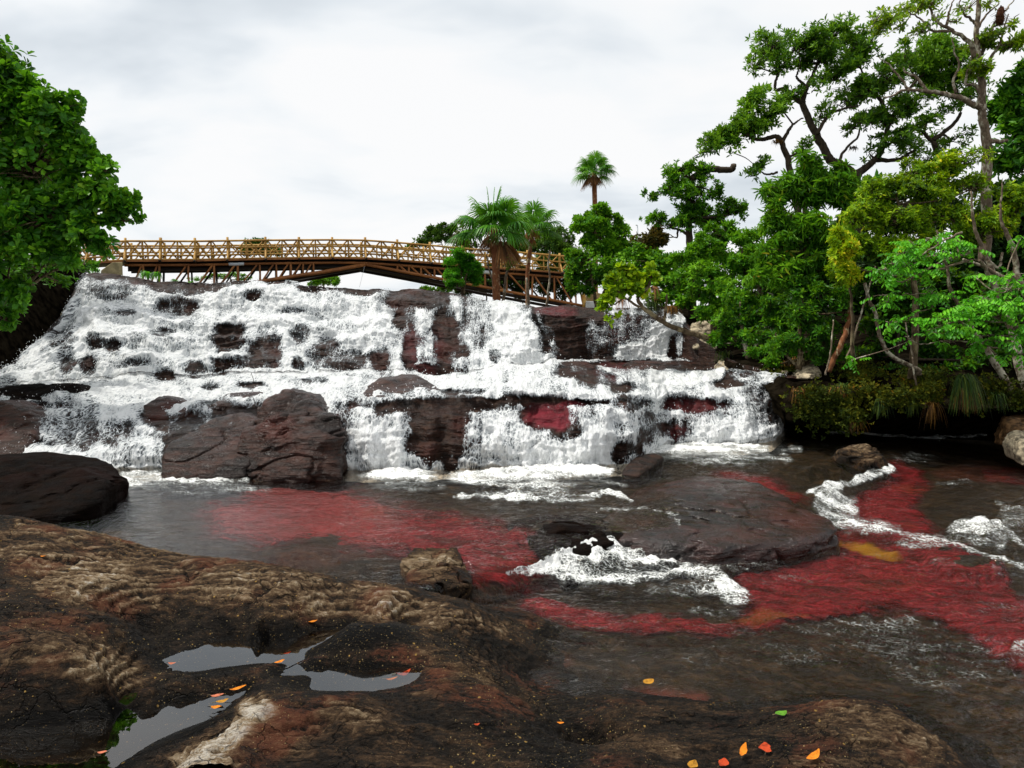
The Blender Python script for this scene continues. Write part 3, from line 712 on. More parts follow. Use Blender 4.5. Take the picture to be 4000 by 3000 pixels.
dry_lit = crust * .27 + .29 + .085 * np.clip(convex, -1.5, 1.6) * (.5 + crust)  # convex term paints edge highlights and dark recesses into the tone
dry_lit = paint(dry_lit, qx, qy, [(1000, 2760, 100, 44, 1.05, .75), (870, 2890, 160, 38, .98, .6, -32), (780, 2970, 170, 40, 1.0, .65), (420, 2590, 110, 40, .9, .35), (420, 2235, 120, 22, .85, .3), (1400, 2790, 110, 40, .85, .2), (600, 2490, 110, 110, .08, .8), (1100, 2450, 500, 40, .14, .7), (450, 2700, 300, 40, .2, .4), (1850, 2860, 260, 130, .24, .6), (2200, 2900, 160, 130, .12, .7)], 19)  # low values paint in shade of the hollow and camera-facing slope
dry_lit = dry_lit - .30 * pudmask
dry_lit = np.where(z < z_water(qx, qy) + .05, np.minimum(dry_lit, .16), dry_lit)
SZ = z
zw = z_water(qx, qy)
vis = z > zw - .28
keep = vis[:-1, :-1] | vis[1:, 1:]
shore = mk('shore_rock_ground', np.stack([SX, SY, z], -1), grid_faces(*SX.shape, keep), M['shore'], None, {'dry': dry_lit.reshape(-1)}, True)
tag(shore, 'flaking brown shore rock in the foreground', kind='structure')
def shore_z(px, py, z0=.35):
    """point of the shore rock seen at px,py"""
    best = np.argmin((qx - px) ** 2 + (qy - py) ** 2); i, j = np.unravel_index(best, qx.shape)
    return np.array([SX[i, j], SY[i, j], SZ[i, j]])

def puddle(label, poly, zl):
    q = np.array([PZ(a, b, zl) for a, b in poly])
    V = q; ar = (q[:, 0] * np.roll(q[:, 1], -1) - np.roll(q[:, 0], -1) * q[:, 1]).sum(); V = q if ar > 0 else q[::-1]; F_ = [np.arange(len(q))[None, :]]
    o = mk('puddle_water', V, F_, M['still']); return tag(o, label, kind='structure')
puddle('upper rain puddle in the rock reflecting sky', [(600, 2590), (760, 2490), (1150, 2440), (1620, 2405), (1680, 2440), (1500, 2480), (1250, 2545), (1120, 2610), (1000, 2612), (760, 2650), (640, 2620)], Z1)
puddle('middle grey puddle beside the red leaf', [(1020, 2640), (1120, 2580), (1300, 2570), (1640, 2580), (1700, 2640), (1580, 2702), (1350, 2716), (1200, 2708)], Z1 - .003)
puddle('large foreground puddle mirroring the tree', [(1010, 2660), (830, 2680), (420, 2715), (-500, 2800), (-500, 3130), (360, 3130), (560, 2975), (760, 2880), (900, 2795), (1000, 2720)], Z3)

# ------------------------------------------------------------------ river bed, red plants, water surface
bpx = np.concatenate([np.linspace(-2400, -520, 90), np.linspace(-500, 4500, 760), np.linspace(4520, 6400, 90)])
bpy_ = np.concatenate([np.linspace(3140, 2500, 90), np.linspace(2496, 1660, 330)])
BPX, BPY = np.meshgrid(bpx, bpy_)
Z0 = z_water(BPX, BPY)
BW = PZ(BPX, BPY, Z0)
BX, BY = BW[..., 0], BW[..., 1]
depth = .17 + .07 * fbm(BX * .6, BY * .6, 0, 3, 101)
depth = paint(depth, BPX, BPY, [(2450, 2560, 520, 110, .05), (2800, 2650, 420, 60, .05), (3300, 2450, 420, 110, .09), (1350, 2160, 420, 90, .07), (1250, 2110, 220, 50, .03), (1480, 2180, 200, 40, .035), (3780, 2160, 170, 70, .03), (2250, 2060, 260, 60, .03), (3150, 1790, 200, 50, .02)], 23)
bedz = Z0 - depth + .022 * fbm(BX * 3.2, BY * 4.5, 0, 4, 103) + .035 * fbm(BX * 1.0, BY * 1.6, 2, 3, 105)
REDP = [[(760, 1950), (950, 1885), (1080, 1850), (1330, 1850), (1390, 1905), (1530, 1935), (1830, 1962), (2010, 2030), (2120, 2095), (2190, 2190), (2110, 2240), (1950, 2240), (1820, 2195), (1580, 2150), (1280, 2110), (960, 2068), (780, 2025)],
        [(1990, 2250), (2160, 2275), (2400, 2318), (2700, 2350), (3000, 2385), (2740, 2432), (2400, 2412), (2160, 2362), (2040, 2310)],
        [(3440, 1745), (3560, 1780), (3650, 1860), (3570, 1920), (3640, 2010), (3690, 2060), (3720, 2100), (4000, 2250), (4350, 2430), (5000, 2640), (5200, 2900), (4700, 2900), (4250, 2740), (4000, 2560), (3800, 2425), (3600, 2335), (3480, 2312), (3300, 2352), (3000, 2412), (2780, 2400), (2930, 2330), (2900, 2250), (2830, 2180), (3150, 2100), (3290, 2060), (3260, 1985), (3330, 1900), (3470, 1850)],
        [(2690, 1830), (2850, 1808), (3000, 1838), (3150, 1895), (3180, 1945), (3080, 1935), (2900, 1885)]]
RW = np.zeros(BPX.shape)
for k, q in enumerate(REDP): RW = np.maximum(RW, poly_soft(BPX, BPY, q, (110, 44, 54, 50)[k], 5 + k, 30) * (1, .9, 1, .9)[k])
RW = np.maximum(RW, .55 * poly_soft(BPX, BPY, [(3830, 1790), (4100, 1785), (4100, 1850), (3850, 1840)], 14, 4, 10))
pink = paint(np.zeros(BPX.shape), BPX, BPY, [(2480, 2690, 340, 50, .9), (2120, 2640, 80, 60, .9), (2150, 2560, 90, 60, .5), (2800, 2760, 300, 40, .5), (1250, 2160, 240, 40, .25), (3800, 1810, 160, 40, .4)], 31)
bed = mk('river_bed_ground', np.stack([BX, BY, bedz], -1), grid_faces(*BPX.shape), M['bed'], None, {'red': pink.reshape(-1)}, True)
tag(bed, 'dark rock bed under the river', kind='structure')
gap = fbm(BX * 2.4, BY * 4.0, 0, 4, 111)
mat_h = RW * (.045 + .02 * fbm(BX * 7, BY * 12, 0, 3, 113))
strk = fbm(BX * 2.2 + .8 * BY, BY * 9, 1, 5, 117, .62)
on = RW > .03
kp = on[:-1, :-1] & on[1:, 1:]
yel = paint(np.zeros(BPX.shape), BPX, BPY, [(3400, 2110, 120, 26, .75, 1, 14), (2900, 2105, 160, 30, .4), (3000, 2360, 140, 34, .18)], 33)
o = mk('red_river_plants', np.stack([BX, BY, np.minimum(bedz + .004 + mat_h + .02 * np.clip(RW * 2 - 1, 0, 1), Z0 - .02)], -1), grid_faces(*BPX.shape, kp), M['red'], None, {'yellow': yel.reshape(-1), 'cover': np.clip(RW + .10 * gap, 0, 1).reshape(-1), 'pale': (sstep(2300, 1700, BPX) * sstep(1800, 1500, BPX * .5 + BPY * .45) * .9 + .2).clip(0, 1).reshape(-1)}, True)
tag(o, 'crimson water plants carpeting the riverbed in broad streaks', 'water plants', kind='stuff')

# water surface
wpx = np.concatenate([np.linspace(-2400, -510, 120), np.linspace(-500, 4500, 1000), np.linspace(4510, 6400, 120)])
wpy = np.concatenate([np.linspace(3120, 2500, 110), np.linspace(2497, 1668, 400)])
WPX, WPY = np.meshgrid(wpx, wpy)
WZ = z_water(WPX, WPY); W = PZ(WPX, WPY, WZ); WX, WY = W[..., 0], W[..., 1]
pf = np.zeros(WPX.shape)
pf = paint(pf, WPX, WPY, [(650, 1876, 380, 50, .85), (820, 1912, 280, 30, .46), (1560, 1862, 190, 40, .95), (1600, 1900, 190, 30, .42), (1900, 1872, 200, 30, .75), (2150, 1850, 330, 30, .95), (2150, 1900, 330, 30, .60), (2050, 1940, 300, 22, .60), (2350, 1900, 130, 26, .4), (2750, 1756, 390, 34, .95), (2800, 1792, 360, 30, .55),
    (2300, 2190, 190, 74, 1.0, 1, -14), (2500, 2165, 220, 62, .92), (2160, 2228, 170, 26, .95), (2620, 2130, 170, 30, .55), (2420, 2245, 260, 50, .62), (2720, 2265, 180, 56, .86, 1, 12), (2850, 2305, 140, 50, .70, 1, 24), (2650, 2300, 170, 40, .38), (2900, 2200, 200, 60, .34), (3050, 2260, 220, 60, .28),
    (3260, 1985, 110, 90, .66, 1, 40), (3820, 2085, 150, 62, .78, 1, 15), (3380, 2060, 160, 40, .5), (3620, 2120, 200, 40, .5), (3960, 2020, 70, 60, .45), (3300, 2480, 460, 90, .40), (3700, 2600, 380, 110, .36), (2950, 2560, 500, 70, .26), (2800, 2385, 160, 26, .40), (3985, 2540, 40, 50, .5), (3500, 2200, 500, 60, .22), (3560, 1800, 120, 40, .3), (2300, 2950, 60, 36, .75)], 25)
pf = paint_lines(pf, WPX, WPY, [
    ([(2680, 2092), (2850, 2096), (3000, 2090), (3180, 2058)], 13, .75), ([(3170, 1925), (3240, 1900), (3330, 1880), (3480, 1842)], 22, .95), ([(3190, 2050), (3350, 2060), (3500, 2082), (3700, 2122), (3790, 2160), (4050, 2235)], 15, .85),
    ([(3740, 2060), (3850, 2040), (3930, 2085), (4050, 2170)], 22, .9), ([(3900, 1950), (3930, 2010), (4050, 2070)], 16, .5), ([(3660, 1890), (3780, 1885), (3900, 1900)], 9, .5), ([(3250, 1690), (3370, 1698), (3600, 1710), (3850, 1704)], 8, .85), ([(3060, 2440), (3160, 2465), (3350, 2525)], 13, .62), ([(2350, 2000), (2500, 1990), (2640, 2010), (2660, 2075)], 11, .7),
    ([(1980, 2228), (2150, 2232), (2240, 2170), (2380, 2115), (2700, 2098)], 20, 1.0), ([(1330, 1955), (1500, 1940), (1720, 1950)], 5, .3), ([(1800, 1935), (2000, 1955), (2250, 1960), (2400, 1935), (2470, 1965)], 14, .85), ([(2520, 2260), (2750, 2240), (2850, 2330)], 14, .8), ([(3450, 1850), (3600, 1960), (3500, 2000)], 8, .3), ([(3230, 1960), (3420, 2060)], 10, .6)], 27)
pf = np.where(pf > .02, pf * (.92 + .30 * fbm(WX * 2.6, WY * 4.2, 4, 4, 131)), pf)
pf = np.clip(pf + .10 * fbm(WX * 1.5, WY * 2.4, 0, 3, 121) * (pf > .05), 0, 1)
rough_ = .35 + .65 * sstep(1000, 2000, WPX)
wz = WZ + rough_ * (.026 * fbm(WX * 1.8, WY * 2.6, 0, 4, 123) + .010 * fbm(WX * 6, WY * 9, 0, 3, 125))
spl = paint(np.zeros(WPX.shape), WPX, WPY, [(2280, 2190, 190, 60, 1, 1, -14), (2480, 2150, 150, 40, .8), (2740, 2265, 150, 50, .8), (3250, 1985, 110, 70, .5), (3820, 2080, 120, 50, .6), (2100, 1930, 340, 40, .6), (2150, 1850, 400, 30, .5), (3480, 1845, 60, 20, .5), (3960, 2020, 80, 60, .5)], 35)
wz = wz + spl * (.05 +   .060 * fbm(WX * 4.2, WY * 4.2, 0, 4, 127) + .030 * fbm(WX * 13, WY * 13, 0, 4, 128)) + pf * np.maximum(0, .03 + .03 * fbm(WX * 11, WY * 11, 0, 3, 129))
# keep the surface out of the cascade rock and off the banks
keepw = np.ones(WPX.shape, bool)
keepw &= ~((WPX < 3110) & (WPY < interp(LD, WPX) - 14))
kw = keepw[:-1, :-1] & keepw[1:, 1:]
o = mk('river_water', np.stack([WX, WY, wz], -1), grid_faces(*WPX.shape, kw), M['water'], None, {'foam': pf.reshape(-1), 'chop': ((.30 + .70 * sstep(900, 1900, WPX + 1.2 * (WPY - 2000))) * (1 - .45 * sstep(2450, 2600, WPY - .1 * (WPX - 2600)))).reshape(-1)}, True)
tag(o, 'clear shallow river water with foam lines', kind='structure')

tx, ty = np.meshgrid(np.linspace(2215, 2380, 60), np.linspace(3010, 2895, 50))
tv = PZ(tx, ty, .055 + .02 * fbm(tx / 16, ty / 10, 0, 3, 5)); tf = paint(np.zeros(tx.shape), tx, ty, [(2290, 2955, 62, 44, .78), (2330, 2930, 40, 24, .5)], 3)
tk = np.maximum(tf[:-1, :-1], tf[1:, 1:]) > .05
tag(mk('trickle_water', tv, grid_faces(*tx.shape, tk), M['water'], None, {'foam': tf.reshape(-1), 'chop': np.ones(tx.size)}, True), 'small white trickle bubbling in a crack at the bottom edge', kind='structure')
# ------------------------------------------------------------------ banks and far ground
def loft(name, lines, nc, nr, mat, amp, label, seed):
    us = np.linspace(0, 1, nc); L = []
    for ln in lines: L.append(catmull(ln, nc))
    rows = []
    L = np.array(L)
    for k in range(len(L) - 1):
        for t in np.linspace(0, 1, nr, endpoint=False): rows.append(lerp(L[k], L[k + 1], t))
    rows.append(L[-1]); V = np.array(rows)
    n = fbm(V[..., 0] * .9, V[..., 1] * .9, V[..., 2] * 1.4, 5, seed)
    V = V + (amp * n)[..., None] * np.array([0, -.7, .7])
    return tag(mk(name, V, grid_faces(*V.shape[:2]), mat, None, {'red': np.zeros(V.shape[0] * V.shape[1])}, True), label, kind='structure')
PL = lambda l: [P(*q) for q in l]
e0 = [P(2640, 1415, 19.2), P(2720, 1410, 18.5), P(2800, 1455, 17.0), P(2960, 1482, 15.2), P(3005, 1562, 14.2), P(3060, 1645, 13.4), PZ(3094, 1690, .0), PZ(3385, 1712, .0), PZ(3650, 1716, .0), PZ(3929, 1722, .0), PZ(4300, 1740, .0), PZ(4900, 1760, .0)]
e0b = [P(2640, 1400, 19.6), P(2720, 1395, 18.8), P(2800, 1440, 17.3), P(2960, 1470, 15.4), P(3005, 1545, 14.5), P(3060, 1610, 14.2), P(3094, 1650, 13.95), P(3385, 1660, 14.3), P(3650, 1640, 14.9), P(3929, 1640, 14.9), P(4300, 1650, 14.6), P(4900, 1670, 14.2)]
e1 = [P(2640, 1300, 19.9), P(2720, 1310, 19), P(2800, 1382, 17.6), P(2960, 1442, 15.8), P(3020, 1450, 15.2), P(3094, 1482, 14.5), P(3250, 1492, 14.4), P(3385, 1556, 13.9), P(3650, 1590, 13.5), P(3929, 1590, 13.3), P(4300, 1600, 13.1), P(4900, 1610, 12.8)]
e2 = [P(2640, 1240, 21.3), P(2720, 1262, 20.5), P(2800, 1322, 19), P(2960, 1392, 17), P(3020, 1400, 16.8), P(3094, 1402, 16.5), P(3250, 1402, 16.5), P(3385, 1412, 16.4), P(3650, 1425, 16), P(3929, 1430, 15.8), P(4300, 1440, 15.4), P(4900, 1450, 15)]
e3 = [P(2640, 1205, 24), P(2720, 1215, 24), P(2800, 1235, 23.5), P(2960, 1250, 23), P(3020, 1252, 22.8), P(3094, 1255, 22.5), P(3250, 1258, 22.5), P(3385, 1260, 22), P(3650, 1262, 22), P(3929, 1262, 22), P(4300, 1262, 22), P(4900, 1262, 22)]
e4 = [P(x_, 1196, 36) for x_ in (2560, 2720, 2850, 2960, 3050, 3150, 3260, 3400, 3650, 3929, 4300, 4900)]
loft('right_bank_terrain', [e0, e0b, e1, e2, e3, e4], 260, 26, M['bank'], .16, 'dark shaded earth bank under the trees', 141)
f0 = [P(-900, 1700, 11.5), P(-500, 1560, 14.4), P(-150, 1480, 15.6), P(0, 1448, 16.4), P(130, 1357, 18), P(240, 1238, 20), P(300, 1120, 21.5), P(334, 1074, 22), P(350, 1060, 25), P(362, 1055, 34)]
f1 = [P(-1000, 1500, 11.3), P(-600, 1380, 14.1), P(-260, 1300, 15.3), P(-90, 1270, 16.1), P(30, 1200, 17.7), P(140, 1130, 19.7), P(210, 1060, 21.2), P(268, 1042, 21.8), P(300, 1040, 25), P(330, 1042, 34)]
f2 = [P(-1400, 1300, 11), P(-1000, 1150, 14), P(-700, 1080, 15.2), P(-500, 1040, 16), P(-350, 1020, 17.5), P(-200, 1010, 19.5), P(-50, 1015, 21), P(100, 1020, 21.5), P(200, 1025, 25), P(240, 1030, 34)]
f3 = [P(-2600, 1200, 11), P(-2400, 1060, 14), P(-2300, 1000, 15), P(-2200, 985, 16), P(-2100, 985, 17.5), P(-2000, 985, 19.5), P(-1900, 990, 21), P(-1700, 1000, 22), P(-1500, 1010, 25), P(-1200, 1020, 34)]
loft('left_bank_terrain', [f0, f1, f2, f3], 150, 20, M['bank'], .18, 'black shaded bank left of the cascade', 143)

gx = np.linspace(-420, 420, 90); gy = np.concatenate([[26, 28, 30, 33], np.linspace(36, 900, 60)])
GX, GY = np.meshgrid(gx, gy)
GZ = 3.05 + .02 * np.minimum(GY - 26, 30) * 0 + .25 * fbm(GX * .05, GY * .05, 0, 3, 151) * sstep(34, 60, GY)
tag(mk('savanna_ground', np.stack([GX, GY, GZ], -1), grid_faces(*GX.shape), M['ground'], None, None, True), 'flat grassy ground beyond the falls', kind='structure')
gx = np.linspace(-420, 420, 60); gy = np.linspace(-420, 26, 60); GX, GY = np.meshgrid(gx, gy)
GZ = -.9 + .0 * GX
tag(mk('valley_ground', np.stack([GX, GY, GZ], -1), grid_faces(*GX.shape), M['bank'], None, None, True), 'low ground under and behind the viewpoint', kind='structure')
# ------------------------------------------------------------------ boulders
def rock(label, pts, thick, mat, vox=.05, amp=.06, lay=.045, seed=0, base=.35, smooth=2, cat='rock', name='rock', group=None, attrs=None, freq=1.0):
    """hull through measured silhouette points, given depth and a buried base, then weathered"""
    A = np.array([P(*q) for q in pts]); c = A.mean(0)
    B = A.copy(); B[:, 1] += thick; B[:, :2] = lerp(B[:, :2], np.array([c[0], c[1] + thick * .8]), .22); B[:, 2] -= .05
    Cc = np.vstack([A, B]); D = Cc.copy(); D[:, 2] = A[:, 2].min() - base; D[:, :2] = lerp(D[:, :2], Cc.mean(0)[:2], -.05)
    allp = np.vstack([A, B, D])
    bm = bmesh.new()
    for p_ in allp: bm.verts.new(p_)
    bmesh.ops.convex_hull(bm, input=bm.verts[:], use_existing_faces=False)
    bmesh.ops.delete(bm, geom=[v for v in bm.verts if not v.link_faces], context='VERTS')
    me = bpy.data.meshes.new('tmp'); bm.to_mesh(me); bm.free()
    ob = bpy.data.objects.new('tmp', me); COL.objects.link(ob)
    md = ob.modifiers.new('r', 'REMESH'); md.mode = 'VOXEL'; md.voxel_size = vox
    dg = bpy.context.evaluated_depsgraph_get(); ev = ob.evaluated_get(dg); m2 = ev.to_mesh()
    V = np.empty(len(m2.vertices) * 3, np.float32); m2.vertices.foreach_get('co', V); V = V.reshape(-1, 3).astype(float)
    F4 = np.array([list(p_.vertices) for p_ in m2.polygons if len(p_.vertices) == 4])
    E = np.empty(len(m2.edges) * 2, np.int32); m2.edges.foreach_get('vertices', E); E = E.reshape(-1, 2)
    ev.to_mesh_clear(); bpy.data.objects.remove(ob); bpy.data.meshes.remove(me)
    deg = np.zeros(len(V)); np.add.at(deg, E[:, 0], 1); np.add.at(deg, E[:, 1], 1)
    for _ in range(smooth):
        S = np.zeros_like(V); np.add.at(S, E[:, 0], V[E[:, 1]]); np.add.at(S, E[:, 1], V[E[:, 0]])
        V = lerp(V, S / deg[:, None], .6)
    n = V - V.mean(0); n /= np.linalg.norm(n, axis=1)[:, None] + 1e-6
    x, y, z = V.T; s = seed * 7.1
    zz = z + .20 * fbm(x * .7, y * .7, s, 2, 5) - .20 * x
    d = amp * fbm(x * 1.5 * freq + s, y * 1.5 * freq, z * 1.5 * freq, 4, 161) + lay * fbm(x * .8 * freq, y * .8 * freq + s, zz * 6 * freq, 4, 163, .55) - .06 * sstep(.10, .0, np.abs(fbm(x * 1.3 * freq, y * 1.3 * freq + s, zz * 2.6 * freq, 3, 171))) + .012 * fbm(x * 12, y * 12, z * 14, 3, 165)
    V = V + n * d[:, None]
    at = {'red': np.zeros(len(V))}
    if mat is M['shore']: at = {'dry': np.clip(.24 + .42 * np.clip(n[:, 2], -.3, 1) + .30 * fbm(x * 3, y * 9, z * 9, 4, 167), 0, .7)}  # tops paler than sides: the lit top is painted into the tone
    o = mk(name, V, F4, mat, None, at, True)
    return tag(o, label, cat, group)

rock('large black boulder at the foot of the side chute, leftmost of the pool rocks', [(-150, 1785, 9.4), (0, 1786, 9.4), (120, 1817, 9.2), (300, 1828, 9.0), (365, 1862, 8.8), (412, 1908, 8.5), (385, 1960, 8.25), (250, 2008, 8.0), (0, 2020, 7.95), (-200, 2030, 7.9)], .9, M['dark_boulder'], .05, .06, .03, 1)
rock('big angular brown block standing in the middle of the lower falls', [(905, 1856, 10.35), (930, 1750, 10.65), (962, 1660, 11.0), (1000, 1608, 11.3), (1050, 1560, 11.6), (1114, 1530, 11.7), (1190, 1543, 11.5), (1262, 1594, 11.2), (1322, 1640, 10.95), (1350, 1710, 10.7), (1332, 1852, 10.3), (1180, 1860, 10.1), (1000, 1860, 10.15), (1035, 1650, 10.75), (1160, 1660, 10.8), (1240, 1740, 10.4)], 1.1, M['boulder'], .026, .12, .07, 2, smooth=0)
rock('long sloping brown slab leaning against the left side of the angular block', [(636, 1856, 10.3), (655, 1775, 10.75), (700, 1705, 11.15), (770, 1655, 11.5), (850, 1622, 11.75), (940, 1612, 11.8), (1000, 1640, 11.5), (985, 1740, 10.8), (960, 1858, 10.2), (800, 1860, 10.15), (800, 1745, 10.75)], .8, M['boulder'], .03, .07, .06, 26, smooth=2)
rock('rounded dark rock dome with a black face above the long ledge', [(1398, 1566, 12.2), (1430, 1500, 13), (1490, 1470, 13.5), (1600, 1458, 13.8), (1655, 1478, 13.5), (1690, 1502, 13), (1740, 1562, 12.3), (1550, 1572, 12.05)], .9, M['boulder'], .05, .06, .04, 3)
rock('flat dark shelf of rock beside the left bank with trickles below', [(-60, 1518, 14), (95, 1503, 14), (240, 1498, 14), (300, 1508, 13.8), (335, 1540, 13.5), (316, 1590, 13.2), (110, 1596, 13.2), (-100, 1606, 13)], .8, M['dark_boulder'], .05, .05, .05, 4)
rock('brown rock slope at the left edge above the black boulder', [(-250, 1572, 12.5), (0, 1566, 12.5), (100, 1602, 12.3), (158, 1642, 12), (132, 1702, 11.5), (84, 1790, 11), (-200, 1800, 11)], .9, M['boulder'], .05, .06, .05, 5)
rock('small wet dome with foam curling over it left of the block', [(540, 1628, 12.6), (570, 1573, 13), (610, 1546, 13.2), (690, 1555, 13.2), (742, 1592, 12.8), (700, 1632, 12.5)], .6, M['boulder'], .04, .05, .03, 6)
rock('low wet slab just above the angular block', [(830, 1580, 13), (880, 1543, 13.4), (960, 1534, 13.5), (1040, 1540, 13.4), (1084, 1566, 13), (950, 1588, 12.8)], .6, M['boulder'], .04, .05, .03, 7)
rock('wide low wet rock swell between the two red channels', [(2330, 2045, 8.3), (2390, 1982, 9.0), (2500, 1932, 9.45), (2620, 1896, 9.8), (2800, 1874, 9.95), (2980, 1888, 9.65), (3100, 1935, 9.05), (3225, 2015, 8.25), (3262, 2058, 7.85), (3150, 2096, 7.5), (2800, 2134, 7.15), (2600, 2120, 7.25), (2430, 2105, 7.5), (2700, 2000, 8.25), (2950, 1990, 8.35), (2850, 1935, 9.0)], .9, M['swell'], .03, .07, .04, 8, base=.3, smooth=4)
rock('low black wet hump beside the red chute, water sliding over it', [(1960, 2040, 8.3), (2100, 2012, 8.7), (2300, 2020, 8.6), (2450, 2062, 8.1), (2480, 2100, 7.6), (2350, 2122, 7.3), (2205, 2192, 6.85), (2130, 2140, 7.15), (2020, 2085, 7.7), (2200, 2052, 7.6), (2320, 2066, 7.6)], .5, M['dark_boulder'], .035, .04, .03, 24, base=.3, smooth=5)
rock('tan topped block with a black end jutting into the red chute', [(1568, 2192, 6.38), (1618, 2140, 6.75), (1780, 2143, 6.75), (1796, 2170, 6.6), (1845, 2262, 6.15), (1838, 2282, 6.02), (1762, 2296, 5.92), (1745, 2212, 6.15), (1600, 2262, 6.02)], .12, M['shore'], .013, .012, .022, 9, base=.3, smooth=1, freq=2.4)
rock('lone brown and pale rock breaking the water by the far red plants', [(3268, 1788, 11.8), (3290, 1765, 12.0), (3360, 1738, 12.4), (3430, 1745, 12.3), (3458, 1782, 11.9), (3400, 1798, 11.6)], .4, M['shore'], .025, .05, .04, 10, freq=2.0)
rock('pale lichen covered rock at the right bank waterline', [(3962, 1700, 12.4), (3985, 1680, 12.6), (4110, 1668, 12.8), (4160, 1722, 12), (4070, 1742, 11.8), (3990, 1728, 12.0)], .35, M['pale_rock'], .035, .06, .05, 11, freq=1.6)
rock('rusty brown rock behind the pale rock at the right bank', [(3925, 1662, 13.2), (3955, 1628, 13.4), (4080, 1612, 13.5), (4140, 1660, 13), (4010, 1675, 12.9)], .4, M['brown_rock'], .04, .06, .05, 12, freq=1.6)
ST = 'flat stones stacked along the right bank'
rock('topmost thin grey stone of the pile above the small side fall', [(2805, 1412, 17.1), (2830, 1392, 17.4), (2905, 1386, 17.6), (2950, 1404, 17.3), (2900, 1420, 17.0)], .5, M['pale_rock'], .035, .04, .05, 13, base=.06, group=ST, freq=2)
rock('wide grey flat stone under the thin one above the small side fall', [(2795, 1440, 16.8), (2810, 1414, 17.1), (2930, 1410, 17.3), (2968, 1430, 17.0), (2915, 1452, 16.6)], .6, M['pale_rock'], .035, .05, .05, 14, base=.1, group=ST, freq=2)
rock('pale flat stone with moss at the top of the mossy wall', [(3108, 1462, 14.7), (3130, 1436, 15), (3180, 1424, 15.2), (3205, 1436, 15), (3170, 1468, 14.6)], .5, M['pale_rock'], .03, .05, .05, 15, base=.08, group=ST, freq=2)
rock('smallest grey stone between the stone pile and the mossy wall', [(3015, 1468, 15.0), (3035, 1452, 15.2), (3078, 1450, 15.2), (3070, 1472, 14.95)], .3, M['pale_rock'], .03, .04, .03, 16, base=.06, group=ST, freq=2)
rock('pale ledge stone beside the top of the curtain fall', [(2690, 1290, 19.0), (2720, 1258, 19.3), (2775, 1252, 19.4), (2795, 1275, 19.1), (2740, 1298, 18.9)], .6, M['pale_rock'], .04, .05, .05, 17, base=.15, group=ST, freq=2)
rock('lower stone ledge halfway down beside the curtain fall', [(2715, 1348, 18.3), (2740, 1322, 18.5), (2795, 1322, 18.5), (2805, 1346, 18.2)], .6, M['pale_rock'], .04, .05, .05, 18, base=.12, group=ST, freq=2)
rock('broad reddish slab lying level between the two upper falls', [(2085, 1206, 20.9), (2130, 1236, 20.3), (2200, 1244, 20.1), (2262, 1240, 20.4), (2290, 1216, 20.9), (2290, 1200, 22.5), (2150, 1192, 22.5)], .6, M['boulder'], .06, .05, .05, 19, base=.25)
rock('black recessed rock wedge under the reddish slab', [(2135, 1262, 19.9), (2235, 1262, 19.9), (2240, 1404, 19.2), (2215, 1412, 18.9), (2180, 1360, 19.4)], .5, M['dark_boulder'], .06, .08, .10, 20, base=.2)
rock('long low dark slab below the curtain fall', [(2420, 1418, 18.1), (2460, 1408, 18.4), (2690, 1408, 18.4), (2730, 1426, 18.0), (2690, 1446, 17.5), (2480, 1440, 17.6)], .3, M['boulder'], .05, .04, .05, 21, base=.1)
rock('reddish brown hump under the lower end of the upper falls', [(2150, 1440, 17.0), (2200, 1414, 17.4), (2290, 1412, 17.5), (2330, 1432, 17.2), (2280, 1470, 16.5), (2190, 1476, 16.4)], .4, M['boulder'], .05, .05, .05, 22, base=.1)

rock('small brown rock splitting the foot of the lower falls', [(2432, 1848, 10.5), (2455, 1812, 10.9), (2500, 1782, 11.35), (2560, 1768, 11.7), (2592, 1786, 11.5), (2548, 1822, 10.9), (2500, 1852, 10.4)], .4, M['cliff'], .03, .06, .04, 23, base=.3, smooth=4)
# ------------------------------------------------------------------ fallen leaves
def fallen(label, px, py, L, wd, ang, mk_, z=None, curl=.25, tilt=.1, on=None):
    if on is not None: base = PZ(px, py, on)
    else:
        base = shore_z(px, py)
    L *= .88; sd = abs(hash((px, py))) % 997; n = 9; ts = np.linspace(0, 1, n); wv = np.sin(np.pi * np.clip(ts, .02, .98)) ** .75 * wd * L * .5
    wl = wv * (1 + .22 * fbm(ts * 5, sd, 0, 3, 7)); wr = wv * (1 + .22 * fbm(ts * 5, sd + 50, 0, 3, 8)); bend = .10 * L * fbm(ts * 1.6, sd + 9, 0, 2, 9)
    V = []
    for t_, w_, l_, r_, b_ in zip(ts, wv, wl, wr, bend):
        cz = curl * L * (abs(t_ - .5) * 1.4) ** 2 + tilt * L * t_ + .008
        V += [((t_ - .5) * L, b_ - l_, cz + curl * w_ * .8), ((t_ - .5) * L, b_, cz), ((t_ - .5) * L, b_ + r_, cz + curl * w_ * .8)]
    V = np.array(V); a = math.radians(ang); R = np.array([[math.cos(a), -math.sin(a), 0], [math.sin(a), math.cos(a), 0], [0, 0, 1]])
    V = V @ R.T
    mb = MB(); mb.add(V, grid_faces(n, 3))
    o = mb.build('fallen_leaf', M[mk_], None, True)
    o.location = (float(base[0]), float(base[1]), float(base[2] + .004))
    st = MB(); s0 = np.array([-.5 * L, 0, curl * L * .5 + .008]); add_tube(st, np.array([R @ s0, R @ (s0 + np.array([-.3 * L, .03 * L, -.02 * L]))]), .0016, 5)
    so = st.build('stalk', M['bark_brown']); so.parent = o
    return tag(o, label, 'leaf', 'fallen leaves on the wet rock')
fallen('bright orange oval leaf lying alone above the upper puddle', 1222, 2428, .062, .55, 15, 'leaf_orange')
fallen('pinkish leaf at the right tip of the upper puddle', 1392, 2484, .085, .35, 10, 'leaf_pinkish', on=Z1 + .01)
